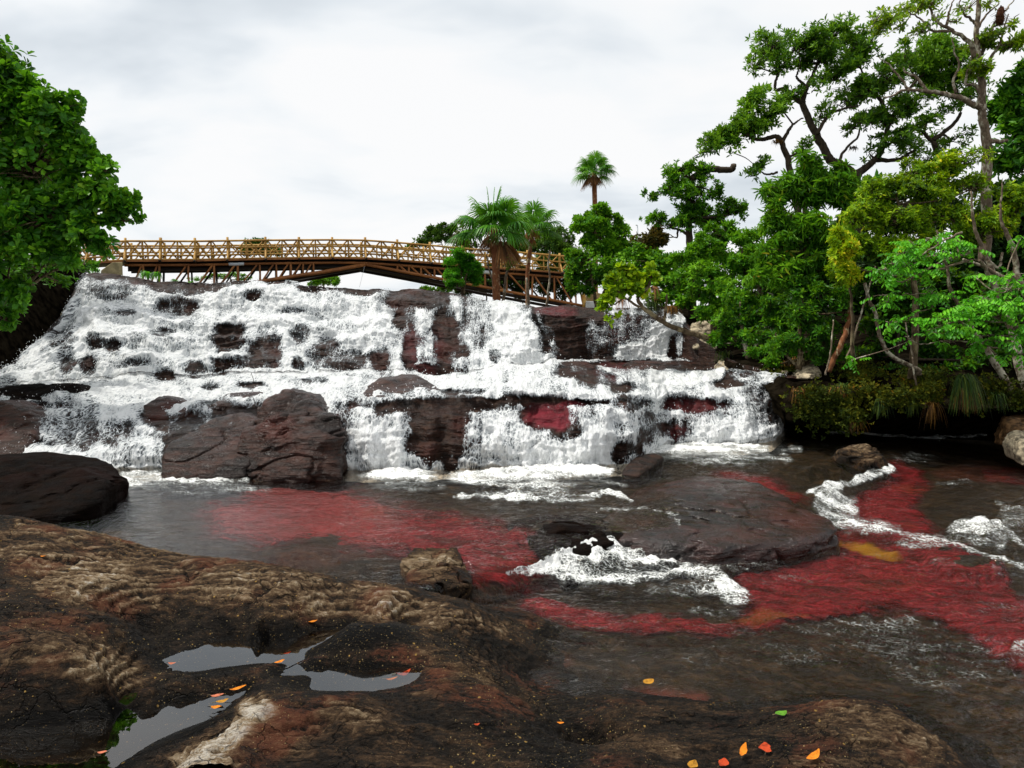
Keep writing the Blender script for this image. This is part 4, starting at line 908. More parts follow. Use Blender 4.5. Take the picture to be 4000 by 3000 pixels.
fallen('small pinkish leaf at the left tip of the upper puddle', 672, 2602, .055, .5, -10, 'leaf_pinkish', on=Z1 + .008)
fallen('orange leaf on the neck between upper and middle puddles', 1093, 2604, .065, .5, 35, 'leaf_orange')
fallen('small red leaf on the far rim of the neck between puddles', 1122, 2560, .05, .5, 20, 'leaf_red')
fallen('curled red leaf at the right end of the middle puddle', 1575, 2648, .095, .45, 30, 'leaf_red', curl=.6)
fallen('flat orange red leaf tip beside the curled red leaf', 1530, 2664, .075, .38, 8, 'leaf_orange', curl=.4)
fallen('long orange leaf, topmost of the cluster by the large puddle', 930, 2704, .095, .4, 18, 'leaf_orange', curl=.35, on=Z3 + .012)
fallen('salmon leaf left in the cluster by the large puddle', 850, 2728, .075, .5, 5, 'leaf_pinkish', on=Z3 + .012)
fallen('amber leaf near the middle of the cluster by the large puddle', 868, 2752, .07, .55, 25, 'leaf_amber', on=Z3 + .01)
fallen('orange leaf lowest in the cluster by the large puddle', 846, 2774, .065, .6, -15, 'leaf_orange', on=Z3 + .01)
fallen('brown sunken leaf in the dark corner of the large puddle', 400, 2952, .05, .5, 0, 'leaf_pinkish', on=Z3 + .008)
fallen('small orange leaf on the upper left ridge', 168, 2174, .05, .5, 0, 'leaf_orange')
fallen('round amber leaf washed onto the shallow rock', 2535, 2676, .085, .85, 40, 'leaf_amber', on=.03)
fallen('orange leaf standing up near the lower edge beside the red one', 2906, 2950, .075, .5, 60, 'leaf_orange', curl=.5, tilt=.5)
fallen('round red leaf on the lower rock', 2990, 2932, .085, .75, 70, 'leaf_red', curl=.3)
fallen('dark red round leaf just left of the standing orange leaf', 2822, 2972, .07, .8, 50, 'leaf_red')
fallen('yellow green leaf at the bottom edge of the rock', 2708, 2984, .07, .7, 60, 'leaf_amber')
fallen('orange pointed leaf at the bottom edge farthest toward the tan swell', 3172, 2984, .09, .5, 30, 'leaf_orange', curl=.4, tilt=.3)
fallen('lime green leaf on the shallow wet rock', 3050, 2800, .075, .7, 20, 'leaf_lime')
fallen('tiny orange leaf by the dark crack', 2188, 2832, .045, .55, -15, 'leaf_orange')
fallen('tiny red leaf low on the dark rock', 1862, 2838, .032, .6, 10, 'leaf_red')
fallen('small red leaf in the chute foam end of the angular block', 983, 1826, .06, .6, 20, 'leaf_red', on=ZU + .06)
# ------------------------------------------------------------------ foliage
LEAFSHAPE = {  # (t, half width, lift) of the two side points and tip drop
    'oval': ((.32, .42), (.68, .36), 0.0), 'obovate': ((.35, .34), (.74, .50), -.05), 'long': ((.25, .42), (.62, .34), -.22), 'round': ((.3, .5), (.72, .48), -.02)}

def unit(v): return v / (np.linalg.norm(v, axis=-1, keepdims=True) + 1e-9)

def leaves_vf(base, direc, nrm, L, wid, shape):
    (t1, w1), (t2, w2), drop = LEAFSHAPE[shape]
    side = unit(np.cross(direc, nrm)); nrm = unit(np.cross(side, direc))
    L = L[:, None]; up = nrm * L
    W = wid * L
    v0 = base; tip = base + direc * L + up * drop
    l1 = base + direc * L * t1 + side * W * w1 + up * .10; r1 = base + direc * L * t1 - side * W * w1 + up * .10
    l2 = base + direc * L * t2 + side * W * w2 + up * (.10 + drop * .5); r2 = base + direc * L * t2 - side * W * w2 + up * (.10 + drop * .5)
    V = np.stack([v0, l1, l2, tip, r2, r1], 1).reshape(-1, 3)
    i = np.arange(len(base))[:, None] * 6
    F_ = np.concatenate([i + np.array([[0, 3, 2, 1]]), i + np.array([[0, 5, 4, 3]])], 1).reshape(-1, 4)
    return V, F_

def sample_blobs(blobs, n, rg, gap, inner, seed, lump=.28):
    """rosette centres through ellipsoidal crown masses, uneven outline, holes"""
    B = []
    for b in blobs:
        c = P(b[0], b[1], b[2]); k = b[2] / F
        B.append((c, np.array([b[3] * k, (b[5] if len(b) > 5 else .8 * .5 * (b[3] + b[4]) * k), b[4] * k]), (b[6] if len(b) > 6 else 1.0)))
    wts = np.array([(r[0] * r[2]) ** 1.0 * w for _, r, w in B]); wts /= wts.sum()
    pts, outs, ids = [], [], []
    for bi, ((c, r, w), q) in enumerate(zip(B, wts)):
        m = max(3, int(n * q)); got = 0; tries = 0
        ks = int(np.clip(4 + 5 * r.mean(), 4, 9)) if m > 24 else 1
        if ks == 1: sc, sr = c[None], r[None]
        else:
            sdir = unit(rg.normal(size=(ks, 3)) + np.array([0, -.25, .15])); sc = c + sdir * r * rg.uniform(.35, .85, (ks, 1)); sr = r * rg.uniform(.28, .56, (ks, 1))
            sc = np.vstack([sc, c]); sr = np.vstack([sr, r * .55])
        while got < m and tries < 8:
            k = (m - got) * 2 + 4; d = unit(rg.normal(size=(k, 3))); si = rg.integers(0, len(sc), k)
            rr = inner + (1 - inner) * rg.random(k) ** .6
            rr = rr * (1 + lump * fbm(d[:, 0] * 2.3 + bi * 5, d[:, 1] * 2.3, d[:, 2] * 2.3, 3, seed))
            p = sc[si] + d * sr[si] * rr[:, None]
            s = 2.2 / max(.25, r.min())
            g = fbm(p[:, 0] * s, p[:, 1] * s, p[:, 2] * s, 2, seed + 3)
            ok = g > gap
            d = unit(d * .6 + unit((p - c) / r) * .6)
            p, d = p[ok][:m - got], d[ok][:m - got]
            pts.append(p); outs.append(d); ids.append(np.full(len(p), bi)); got += len(p); tries += 1
    return np.concatenate(pts), np.concatenate(outs), np.concatenate(ids), B

def foliage(mb, pts, outs, rg, n=6, L=.1, wid=.6, shape='oval', up=.55, tilt=(45, 95), droop=0.0, var=.3, tone=0.0, pinnate=False):
    m = len(pts)
    ax = unit(outs * .7 + np.array([0, 0, up]) + rg.normal(0, .45, (m, 3)))
    cl = fbm(pts[:, 0] * 1.6, pts[:, 1] * 1.6, pts[:, 2] * 1.6, 3, 19)
    ros = np.clip(rg.random(m) * .8 + .10 + .35 * cl, 0, 1)
    if pinnate:
        st = unit(outs * np.array([1, 1, .25]) + rg.normal(0, .45, (m, 3)) + np.array([0, 0, -.1])); npair = max(2, n // 2)
        sd = unit(np.cross(st, np.array([0, 0, 1.0]))); upv = unit(np.cross(sd, st))
        base, dr, nr = [], [], []
        for k in range(npair):
            t = (k + .6) / npair
            b = pts + st * (t * L * 2.4) - np.array([0, 0, 1]) * (t * t * L * .5)
            for s in (-1, 1):
                base.append(b); dr.append(unit(sd * s * .8 + st * .35 - upv * (.55 + droop) + rg.normal(0, .10, (m, 3)))); nr.append(upv + rg.normal(0, .12, (m, 3)))
        base, dr, nr = (np.concatenate(a) for a in (base, dr, nr)); k_ = npair * 2
        rnd = np.tile(ros, k_) * .65 + rg.random(len(base)) * .35
    else:
        ref = unit(rg.normal(size=(m, 3))); b = unit(np.cross(ax, ref)); c = np.cross(ax, b)
        base, dr, nr = [], [], []; ph0 = rg.random(m) * 6.28
        for k in range(n):
            ph = (ph0 + 2.399 * k + rg.normal(0, .25, m))[:, None]; th = np.radians(rg.uniform(tilt[0], tilt[1], m))[:, None]
            d = ax * np.cos(th) + (b * np.cos(ph) + c * np.sin(ph)) * np.sin(th)
            d = unit(d + np.array([0, 0, -droop]))
            base.append(pts + d * (.10 * L) - ax * (L * .35 * k / n)); dr.append(d); nr.append(ax - d * (ax * d).sum(1, keepdims=True) + rg.normal(0, .15, (m, 3)))
        base, dr, nr = (np.concatenate(a) for a in (base, dr, nr))
        rnd = np.tile(ros, n) * .6 + rg.random(len(base)) * .4
    LL = L * (1 - var + 2 * var * rg.random(len(base)))
    V, F_ = leaves_vf(base, dr, nr, LL, wid, shape)
    mb.add(V, F_, np.repeat(np.clip(rnd + tone, 0, 1), 6))

def twigs(mb, A, Bp, r0, r1, rg, sag=.12):
    """batch of curved three-sided twigs from A to Bp"""
    m = len(A)
    if not m: return
    ln = np.linalg.norm(Bp - A, axis=1, keepdims=True)
    mid = (A + Bp) / 2 + rg.normal(0, .10, (m, 3)) * ln + np.array([0, 0, sag]) * ln
    ts = np.array([0, .3, .65, 1.0])
    path = np.stack([(1 - t) ** 2 * A + 2 * t * (1 - t) * mid + t * t * Bp for t in ts], 1)
    T = unit(np.gradient(path, axis=1)); a = unit(np.cross(T, np.array([.3, .2, .93]))); b = np.cross(T, a)
    rr = np.linspace(r0, r1, 4)[None, :, None, None]
    th = np.arange(3) * 2 * np.pi / 3
    V = path[:, :, None] + rr * (a[:, :, None] * np.cos(th)[None, None, :, None] + b[:, :, None] * np.sin(th)[None, None, :, None])
    i = np.arange(12).reshape(4, 3); j = np.roll(i, -1, 1)
    f = np.stack([i[:-1], j[:-1], j[1:], i[1:]], -1).reshape(-1, 4)
    mb.add(V.reshape(-1, 3), (f[None] + (np.arange(m) * 12)[:, None, None]).reshape(-1, 4))

def limbs_build(mb, limbs, rg, wob=.02):
    """limbs: (points [(px,py,d)...], start radius m, end radius m)"""
    samp = []
    for pts, r0, r1 in limbs:
        p = catmull([P(*q) for q in pts], 7 * len(pts))
        w = np.cumsum(rg.normal(0, 1, p.shape), 0); w -= np.linspace(0, 1, len(p))[:, None] * w[-1]
        p = p + w * wob * .4
        add_tube(mb, p, np.linspace(r0, r1, len(p)) * (1 + .03 * rg.normal(size=len(p))), 9)
        samp.append(np.hstack([p, np.linspace(r0, r1, len(p))[:, None]]))
    return np.concatenate(samp)

def plant(name, label, cat, limbs, blobs, leafmat, bark, n=400, per=6, L=.1, wid=.6, shape='oval', seed=1, gap=-.15, inner=.25, group=None, twig=.4, tr=.010, up=.55, tilt=(45, 95), droop=0., tone=0., pinnate=False, extra=None, lump=.28, stemname='trunk', crownname='crown'):
    rg = np.random.default_rng(seed)
    if not pinnate: L *= .85; n = int(n * 1.3)
    base = P(*limbs[0][0][0]); e = tag(empty(name, base), label, cat, group)
    tb = MB(); S = limbs_build(tb, limbs, rg)
    cb = MB()
    pts, outs, ids, B = sample_blobs(blobs, n, rg, gap, inner, seed, lump)
    # a branch from the nearest limb to the heart of every mass, then twigs
    for bi, (c, r, w) in enumerate(B):
        tgt = c - np.array([0, 0, r[2] * .25])
        k = np.argmin(((S[:, :3] - tgt) ** 2).sum(1) + np.maximum(0, S[:, 2] - tgt[2]) ** 2 * 2)
        a = S[k, :3]; d = np.linalg.norm(tgt - a)
        if d > .08:
            midp = (a + tgt) / 2 + rg.normal(0, .10, 3) * d
            add_tube(tb, catmull([a, midp, tgt], 8), np.linspace(min(S[k, 3] * .75, .03 + .02 * d), .012, 8), 6)
        sel = np.where(ids == bi)[0]
        sel = sel[rg.random(len(sel)) < twig]
        if len(sel):
            hub = tgt + rg.normal(0, .22, (len(sel), 3)) * r
            hub = lerp(hub, np.broadcast_to(tgt, hub.shape), .5)
            twigs(tb, hub, pts[sel], tr, .003, rg)
    foliage(cb, pts, outs, rg, per, L, wid, shape, up, tilt, droop, .3, tone, pinnate)
    if extra: extra(cb, rg)
    tb.build(stemname, bark, e); cb.build(crownname, leafmat, e, False)
    return e

# ---- left bank tree
plant('broadleaf_tree', 'dense tree with rounded glossy leaves overhanging the left bank', 'tree',
    [([(-230, 1420, 13.6), (-200, 1200, 13.4), (-120, 950, 13), (-60, 700, 12.8), (0, 480, 12.6)], .20, .05), ([(-120, 950, 13), (60, 900, 12.7), (250, 860, 12.5), (420, 820, 12.4)], .08, .02), ([(-60, 700, 12.8), (120, 620, 12.6), (280, 560, 12.5)], .07, .02), ([(-160, 1080, 13.2), (0, 1100, 12.8), (90, 1150, 12.6)], .05, .015)],
    [(20, 300, 12.6, 85, 55), (90, 350, 12.6, 90, 50), (30, 400, 12.5, 120, 100), (250, 400, 12.6, 70, 60), (330, 560, 12.5, 60, 60), (60, 430, 12.6, 150, 120), (190, 470, 12.5, 110, 110), (130, 620, 12.5, 220, 170), (300, 640, 12.5, 90, 80), (340, 760, 12.4, 150, 120), (400, 650, 12.4, 70, 60), (500, 800, 12.4, 60, 50), (455, 790, 12.4, 75, 70), (480, 850, 12.4, 66, 50), (180, 830, 12.5, 220, 150), (330, 905, 12.4, 140, 80), (60, 950, 12.5, 170, 130), (200, 985, 12.5, 150, 70), (400, 960, 12.4, 70, 36), (40, 1130, 12.5, 95, 90), (20, 1240, 12.5, 40, 36), (-250, 500, 12.8, 300, 250), (-300, 850, 12.8, 320, 280)],  # last two masses lie off-frame, added to cast shade
    M['leaf_broad'], M['bark_brown'], 3200, 7, .15, .60, 'obovate', 11, -.25, .15, twig=.3, up=.45, tilt=(40, 88), lump=.40)
plant('broadleaf_tree', 'leafy sapling low on the dark left bank beneath the big tree', 'tree',
    [([(-80, 1300, 14.5), (60, 1150, 14.4), (180, 1040, 14.4)], .05, .015), ([(60, 1150, 14.4), (200, 1060, 14.5), (330, 1030, 15)], .03, .01)],
    [(160, 1050, 14.5, 150, 50), (330, 1035, 15.5, 60, 28), (230, 1095, 14.8, 60, 24), (60, 1190, 14.5, 60, 46)], M['leaf_broad'], M['bark_brown'], 170, 6, .12, .5, 'oval', 12, -.3, .2, tone=-.15)
plant('broadleaf_tree', 'tall shade tree half hidden behind the dense left tree', 'tree', [([(-60, 1050, 19.5), (-40, 700, 19.5), (20, 450, 19.5)], .2, .06)],
    [(30, 420, 19.5, 150, 130), (130, 600, 19.5, 170, 150), (-120, 500, 19.5, 220, 200), (230, 800, 19.5, 150, 110), (60, 830, 19.5, 200, 120), (-200, 800, 19.5, 260, 200), (-150, 250, 19.5, 220, 200), (-420, 400, 19, 300, 300)], M['leaf_broad'], M['bark_brown'], 1700, 7, .2, .6, 'obovate', 14, -.4, .2, twig=.1, tone=-.1)  # hidden crown added to throw shade on the left falls
# off-frame neighbours that shade the left bank
plant('broadleaf_tree', 'taller tree just outside the left edge shading the bank', 'tree', [([(-900, 1500, 13), (-880, 900, 13), (-850, 300, 13)], .3, .08)],
    [(-800, 200, 13, 420, 330), (-1150, 600, 13, 420, 330), (-700, 700, 14, 350, 330), (-560, 1000, 15, 300, 160)], M['leaf_broad'], M['bark_brown'], 900, 8, .22, .62, 'obovate', 13, -.4, .2, twig=.1)

Zm = lambda l, d: [(2600 + .633 * a, .633 * b, d) for a, b in l]
plant('green_shrub', 'low sunlit shrub spilling over the bank edge behind the flat stones', 'shrub',
    [([(3080, 1430, 15.6), (3075, 1380, 15.6), (3070, 1330, 15.6)], .03, .012)], [(3060, 1350, 15.4, 70, 36), (3140, 1370, 15.2, 70, 34), (2990, 1365, 15.8, 60, 32), (3010, 1410, 15.5, 50, 22), (3220, 1400, 14.9, 60, 30), (3290, 1380, 14.9, 60, 34)], M['leaf_mid'], M['bark_brown'], 420, 6, .115, .42, 'oval', 48, -.3, .2, tone=-.02)
# ---- large spreading tree, upper right
D1 = 19.0
plant('spreading_tree', 'tall spreading tree with dark contorted limbs against the sky', 'tree',
    [(Zm([(1180, 1500), (1170, 1300), (1160, 1120), (1120, 1050), (1020, 1000), (985, 930), (935, 830), (880, 730), (845, 640)], D1), .14, .075),
     (Zm([(845, 640), (780, 590), (745, 545), (685, 548), (690, 470), (720, 400)], D1), .07, .02), (Zm([(845, 640), (870, 540), (920, 440), (960, 340)], D1), .08, .02), (Zm([(870, 540), (810, 480), (830, 400)], D1), .04, .015),
     (Zm([(1120, 1100), (1240, 1030), (1330, 930), (1390, 760), (1480, 600), (1560, 480)], D1 + .3), .10, .025), (Zm([(1300, 985), (1420, 985), (1510, 945), (1600, 880)], D1 + .3), .06, .02), (Zm([(1390, 760), (1330, 640), (1250, 520), (1200, 420)], D1 + .5), .06, .02),
     (Zm([(1060, 1020), (1110, 920), (1180, 830), (1200, 720)], D1 - .3), .04, .015), (Zm([(1180, 1140), (1210, 1060), (1230, 1020)], D1), .05, .03), (Zm([(935, 830), (1010, 710), (1100, 680), (1200, 650)], D1 - .2), .05, .015),
     (Zm([(1200, 1400), (1700, 1150), (1710, 1010), (1650, 880), (1700, 830), (1800, 730), (1820, 640)], D1 + .8), .10, .03), (Zm([(1650, 880), (1600, 800), (1640, 720), (1700, 680)], D1 + .8), .05, .015), (Zm([(1640, 870), (1560, 800), (1500, 780)], D1 + .8), .04, .015)],
    [(2600 + .633 * a, .633 * b, d, .633 * c, .633 * e, 1.2, w) for a, b, d, c, e, w in [
        (640, 290, 19, 150, 90, 1), (820, 270, 19, 180, 90, 1), (1000, 240, 19.2, 170, 75, 1), (1170, 230, 19.3, 150, 70, 1), (1300, 190, 19.3, 90, 70, .6), (950, 360, 19, 200, 80, 1), (560, 400, 19, 110, 60, .7), (700, 420, 19, 120, 60, .8), (1150, 380, 19.3, 170, 100, 1), (1050, 470, 19.2, 130, 70, .9),
        (780, 590, 19, 110, 60, .7), (880, 560, 19, 60, 60, .5), (1200, 570, 19.3, 170, 110, 1), (1350, 470, 19.4, 140, 110, 1), (1100, 640, 19.2, 100, 50, .7), (1290, 720, 19.3, 160, 90, 1), (1150, 780, 19.2, 90, 70, .6), (960, 720, 19, 90, 50, .6), (1420, 860, 19.3, 150, 80, .9), (1260, 930, 19.3, 70, 70, .5), (1480, 650, 19.4, 140, 110, 1),
        (1600, 470, 19.8, 170, 150, 1.2), (1650, 330, 19.8, 160, 120, 1.2), (1500, 330, 19.8, 120, 90, 1), (1780, 450, 19.8, 130, 160, 1), (1550, 790, 19.8, 100, 70, .6), (1700, 700, 19.8, 110, 80, .5), (1850, 600, 19.8, 90, 90, .7), (1480, 930, 19.6, 120, 40, .5), (1640, 980, 19.8, 120, 60, .7), (1750, 860, 20, 110, 70, .6)]],
    M['leaf_tall'], M['bark_dark'], 3700, 6, .13, .40, 'oval', 21, .06, .2, twig=.22, tr=.012, up=.6, tilt=(30, 85))
plant('spreading_tree', 'bent tree reaching out toward the falls with a bromeliad on its limb', 'tree',
    [(Zm([(860, 1500), (800, 1200), (755, 1010), (725, 920), (690, 865), (600, 880), (520, 858), (470, 820), (420, 830)], 18), .085, .025), (Zm([(715, 890), (760, 820), (790, 770), (850, 730)], 18), .05, .015), (Zm([(520, 858), (560, 800), (540, 760)], 18), .03, .01), (Zm([(690, 1060), (620, 1080), (570, 1040)], 18), .03, .01)],
    [(2600 + .633 * a, .633 * b, 18, .633 * c, .633 * e, .7, w) for a, b, c, e, w in [
        (540, 620, 100, 60, 1), (640, 700, 110, 70, 1), (480, 720, 90, 70, 1), (560, 770, 130, 60, 1), (400, 790, 110, 60, 1), (320, 850, 110, 65, 1), (300, 920, 90, 36, .9), (440, 860, 110, 45, .8), (240, 880, 50, 45, .6), (180, 960, 26, 14, .3), (430, 940, 26, 30, .3), (560, 1040, 70, 46, .7), (520, 1080, 50, 36, .5), (700, 640, 70, 50, .5), (850, 920, 60, 50, .7), (590, 580, 60, 30, .5)]],
    M['leaf_tall'], M['bark_dark'], 850, 6, .13, .40, 'oval', 22, .02, .15, twig=.3, tone=.08, tilt=(30, 85))

# ---- pale barked tree rising out of frame at the right
def Z5(l, d): return [(3300 + .603 * a, .603 * b, d) for a, b in l]
plant('pale_bark_tree', 'tall lichen barked tree with thin bare branches near the right edge', 'tree',
    [(Z5([(905, 1700), (930, 1350), (925, 1150), (935, 1000), (920, 880), (900, 750), (890, 640), (870, 500), (845, 380), (850, 250), (860, 120), (870, -60)], 15.5), .115, .04),
     (Z5([(880, 690), (800, 655), (720, 620), (620, 605), (520, 600), (420, 595), (330, 625), (250, 630)], 15.4), .065, .012), (Z5([(530, 600), (480, 520), (400, 470), (380, 440)], 15.4), .035, .015), (Z5([(415, 590), (390, 540), (330, 480), (290, 420), (220, 370)], 15.3), .03, .008),
     (Z5([(720, 605), (710, 520), (735, 420), (700, 320), (700, 240)], 15.4), .03, .01), (Z5([(880, 640), (850, 560), (790, 540), (780, 490), (810, 420), (820, 300)], 15.5), .04, .012), (Z5([(845, 380), (800, 270), (700, 200), (600, 120), (560, 40), (500, -40)], 15.5), .05, .012), (Z5([(700, 200), (560, 190), (490, 120), (430, 90), (380, 40)], 15.5), .03, .007), (Z5([(655, 180), (670, 100), (690, 30), (720, -40)], 15.5), .03, .008),
     (Z5([(880, 560), (930, 420), (1000, 300), (1040, 200), (1060, 90)], 15.5), .04, .01), (Z5([(890, 350), (940, 250), (970, 160), (1040, 60), (1100, -10)], 15.6), .04, .01), (Z5([(860, 190), (930, 100), (1000, 10)], 15.6), .03, .008), (Z5([(970, 170), (1060, 150), (1130, 90)], 15.6), .02, .006), (Z5([(860, 160), (800, 110), (760, 20), (770, -50)], 15.6), .03, .008),
     (Z5([(940, 920), (1000, 915), (1050, 910)], 15.4), .05, .03)],
    [(3300 + .603 * a, .603 * b, 15.5, .603 * c, .603 * e, .6, w) for a, b, c, e, w in [(400, 50, 60, 60, .5), (480, 50, 50, 40, .8), (560, 20, 60, 40, .6), (600, 110, 40, 30, .5), (260, 140, 70, 50, .9), (200, 130, 60, 30, .5), (340, 170, 60, 30, .5), (720, 130, 30, 30, .4), (800, 40, 70, 30, .5), (930, 20, 70, 30, .4), (980, 220, 60, 40, 1.2), (1060, 290, 80, 60, 1.2), (900, 260, 70, 50, 1.2), (500, 200, 60, 40, .6), (850, 420, 80, 80, .8)]],
    M['leaf_yellow'], M['bark_pale'], 420, 5, .12, .42, 'oval', 23, -.4, .1, twig=.8, tr=.008, tone=-.1)
plant('dark_leaf_tree', 'dense dark tree with large leaves filling the right edge', 'tree',
    [([(4150, 1500, 16), (4120, 900, 16), (4080, 400, 16)], .2, .06)],
    [(3950, 330, 16, 80, 130), (3900, 420, 16.3, 60, 100), (3980, 520, 16, 110, 130), (4060, 300, 16.3, 120, 150), (3930, 620, 16, 80, 70), (4050, 680, 15.8, 140, 130), (4150, 500, 16, 140, 220)],
    M['leaf_broad'], M['bark_dark'], 1300, 7, .17, .55, 'oval', 24, -.2, .15, tone=.0, twig=.2)
plant('large_leaf_shrub', 'plant with broad dark leaves on the skyline below the contorted limbs', 'shrub',
    [([(3420, 860, 17.5), (3410, 780, 17.4), (3400, 730, 17.4)], .05, .02)], [(3400, 720, 17.4, 60, 22), (3440, 730, 17.4, 46, 26), (3380, 740, 17.4, 40, 16)], M['leaf_broad'], M['bark_dark'], 60, 6, .24, .5, 'oval', 25, -.5, .2, tone=-.15)

# ---- middle storey on the right bank
plant('long_leaf_tree', 'bushy tree with drooping long narrow leaves in front of the spreading tree', 'tree',
    [([(3150, 1480, 15.5), (3170, 1200, 15.6), (3150, 950, 15.8), (3140, 750, 15.9)], .10, .03)],
    [(3160, 660, 15.8, 90, 60), (3260, 700, 15.8, 90, 60), (3080, 740, 15.8, 90, 70), (3200, 760, 15.8, 140, 80), (3020, 830, 15.8, 60, 60), (3140, 880, 15.8, 150, 90), (3290, 780, 15.8, 80, 70), (3050, 960, 15.7, 110, 80), (3250, 930, 15.7, 130, 90), (3170, 1040, 15.5, 160, 60), (3000, 1060, 15.4, 110, 60)],
    M['leaf_long'], M['bark_brown'], 1650, 8, .20, .24, 'long', 31, -.28, .25, up=.5, tilt=(50, 115), droop=.35, tone=.02)
plant('yellow_green_tree', 'airy yellow green tree glowing in the sun beneath the pale trunk', 'tree',
    [([(3560, 1480, 14.4), (3570, 1200, 14.5), (3540, 950, 14.6), (3500, 760, 14.8)], .08, .02)],
    [(3560, 690, 14.8, 130, 60), (3720, 640, 14.8, 120, 60), (3430, 760, 14.8, 130, 60), (3650, 740, 14.7, 170, 70), (3360, 850, 14.6, 120, 70), (3520, 850, 14.6, 180, 80), (3720, 840, 14.6, 140, 80), (3330, 960, 14.5, 90, 80), (3280, 1020, 14.4, 70, 80), (3450, 960, 14.5, 150, 70), (3800, 720, 14.8, 90, 70), (3620, 950, 14.5, 130, 60), (3840, 880, 14.6, 120, 90), (3950, 800, 14.7, 90, 110)],
    M['leaf_yellow'], M['bark_brown'], 2700, 7, .105, .40, 'oval', 32, -.2, .25, up=.5, tilt=(45, 100), droop=.15)
plant('yellow_green_shrub', 'brightest yellow shrub spilling down at the centre of the right bank', 'shrub',
    [([(3330, 1400, 14.2), (3320, 1200, 14.1), (3300, 1040, 14)], .04, .012)], [(3290, 985, 13.9, 70, 60), (3310, 1050, 13.9, 60, 55), (3270, 930, 14, 50, 40), (3340, 1085, 13.9, 40, 22)], M['leaf_yellow'], M['bark_brown'], 330, 7, .11, .42, 'oval', 33, -.3, .2, tone=.22, droop=.2)
plant('compact_tree', 'tree with a broken limb stub poking toward the sky behind the shrubs', 'tree',
    [([(2705, 1250, 21), (2700, 1050, 21), (2696, 900, 21), (2690, 780, 21), (2700, 700, 21)], .13, .05), ([(2700, 700, 21), (2760, 662, 21), (2820, 660, 21), (2858, 658, 21), (2866, 642, 21)], .10, .075), ([(2696, 920, 21), (2650, 895, 21), (2600, 890, 21)], .05, .015), ([(2650, 900, 21), (2640, 930, 21), (2610, 915, 21)], .03, .01), ([(2690, 780, 21), (2590, 750, 21), (2540, 765, 21)], .04, .01)],
    [(2640, 670, 21, 80, 46), (2740, 680, 21, 80, 50), (2620, 740, 21, 90, 60), (2700, 760, 21, 100, 80), (2680, 850, 21, 100, 70), (2760, 840, 21.2, 80, 90), (2550, 770, 21, 36, 30), (2510, 745, 21, 18, 14), (2840, 820, 21.3, 80, 50), (2880, 815, 21.3, 46, 46), (2570, 855, 21, 70, 34), (2620, 880, 21, 90, 26), (2800, 740, 21.2, 36, 50)],
    M['leaf_mid'], M['bark_dark'], 1150, 7, .12, .42, 'oval', 34, .0, .2, twig=.5, tilt=(30, 85), tone=-.06)
plant('rust_leaf_tree', 'small tree with rust tinged leaves left of the broken limb tree', 'tree',
    [([(2530, 1180, 22), (2520, 1050, 22), (2520, 950, 22)], .06, .02)], [(2520, 925, 22, 60, 40), (2560, 940, 22, 50, 36), (2510, 975, 22, 60, 36), (2590, 930, 22, 36, 36), (2570, 900, 22, 36, 18)], M['leaf_rust'], M['bark_dark'], 330, 7, .14, .45, 'oval', 35, -.3, .2)
plant('rounded_tree', 'leafy rounded tree in front of the tallest palm', 'tree',
    [([(2365, 1190, 24), (2370, 1050, 24), (2345, 930, 24), (2330, 840, 24)], .09, .03), ([(2345, 930, 24), (2290, 880, 24), (2250, 850, 24)], .04, .012)],
    [(2335, 830, 24, 56, 40), (2375, 850, 24, 56, 50), (2270, 865, 24, 46, 36), (2310, 890, 24, 80, 46), (2400, 910, 24, 66, 60), (2255, 895, 24, 36, 20), (2440, 960, 24, 46, 50), (2350, 970, 24, 80, 50), (2300, 940, 24, 40, 40)],
    M['leaf_mid'], M['bark_brown'], 1250, 7, .135, .5, 'obovate', 36, -.25, .25, tone=.08, tilt=(35, 85))
plant('leafy_shrub', 'tall shrub mass under the rounded tree beside the bridge end', 'shrub',
    [([(2330, 1200, 23.5), (2310, 1080, 23.5), (2290, 980, 23.5)], .06, .02), ([(2330, 1200, 23.5), (2365, 1120, 23.5), (2375, 1050, 23.5)], .04, .02)],
    [(2240, 1000, 23.8, 50, 50), (2290, 1020, 23.5, 80, 60), (2350, 1060, 23.5, 90, 60), (2250, 1080, 23.6, 50, 50), (2290, 1110, 23.5, 70, 50), (2420, 1040, 23.5, 60, 60), (2400, 1120, 23.5, 60, 60), (2240, 1120, 23.8, 30, 40), (2470, 1080, 23.3, 50, 60)],
    M['leaf_mid'], M['bark_brown'], 1100, 7, .13, .5, 'oval', 37, -.3, .25, tone=-.04)
plant('leafy_shrub', 'green shrub with lighter tips behind the curtain fall', 'shrub',
    [([(2560, 1230, 21.5), (2560, 1100, 21.5), (2550, 1020, 21.5)], .05, .02)],
    [(2480, 990, 21.8, 60, 46), (2540, 1010, 21.5, 70, 50), (2600, 1030, 21.3, 70, 50), (2560, 1080, 21.3, 90, 50), (2640, 1100, 21, 80, 60), (2600, 1160, 21, 80, 46), (2500, 1060, 21.5, 50, 40), (2680, 1170, 20.6, 60, 46)],
    M['leaf_mid'], M['bark_brown'], 900, 7, .14, .5, 'obovate', 38, -.3, .25, tone=.05)
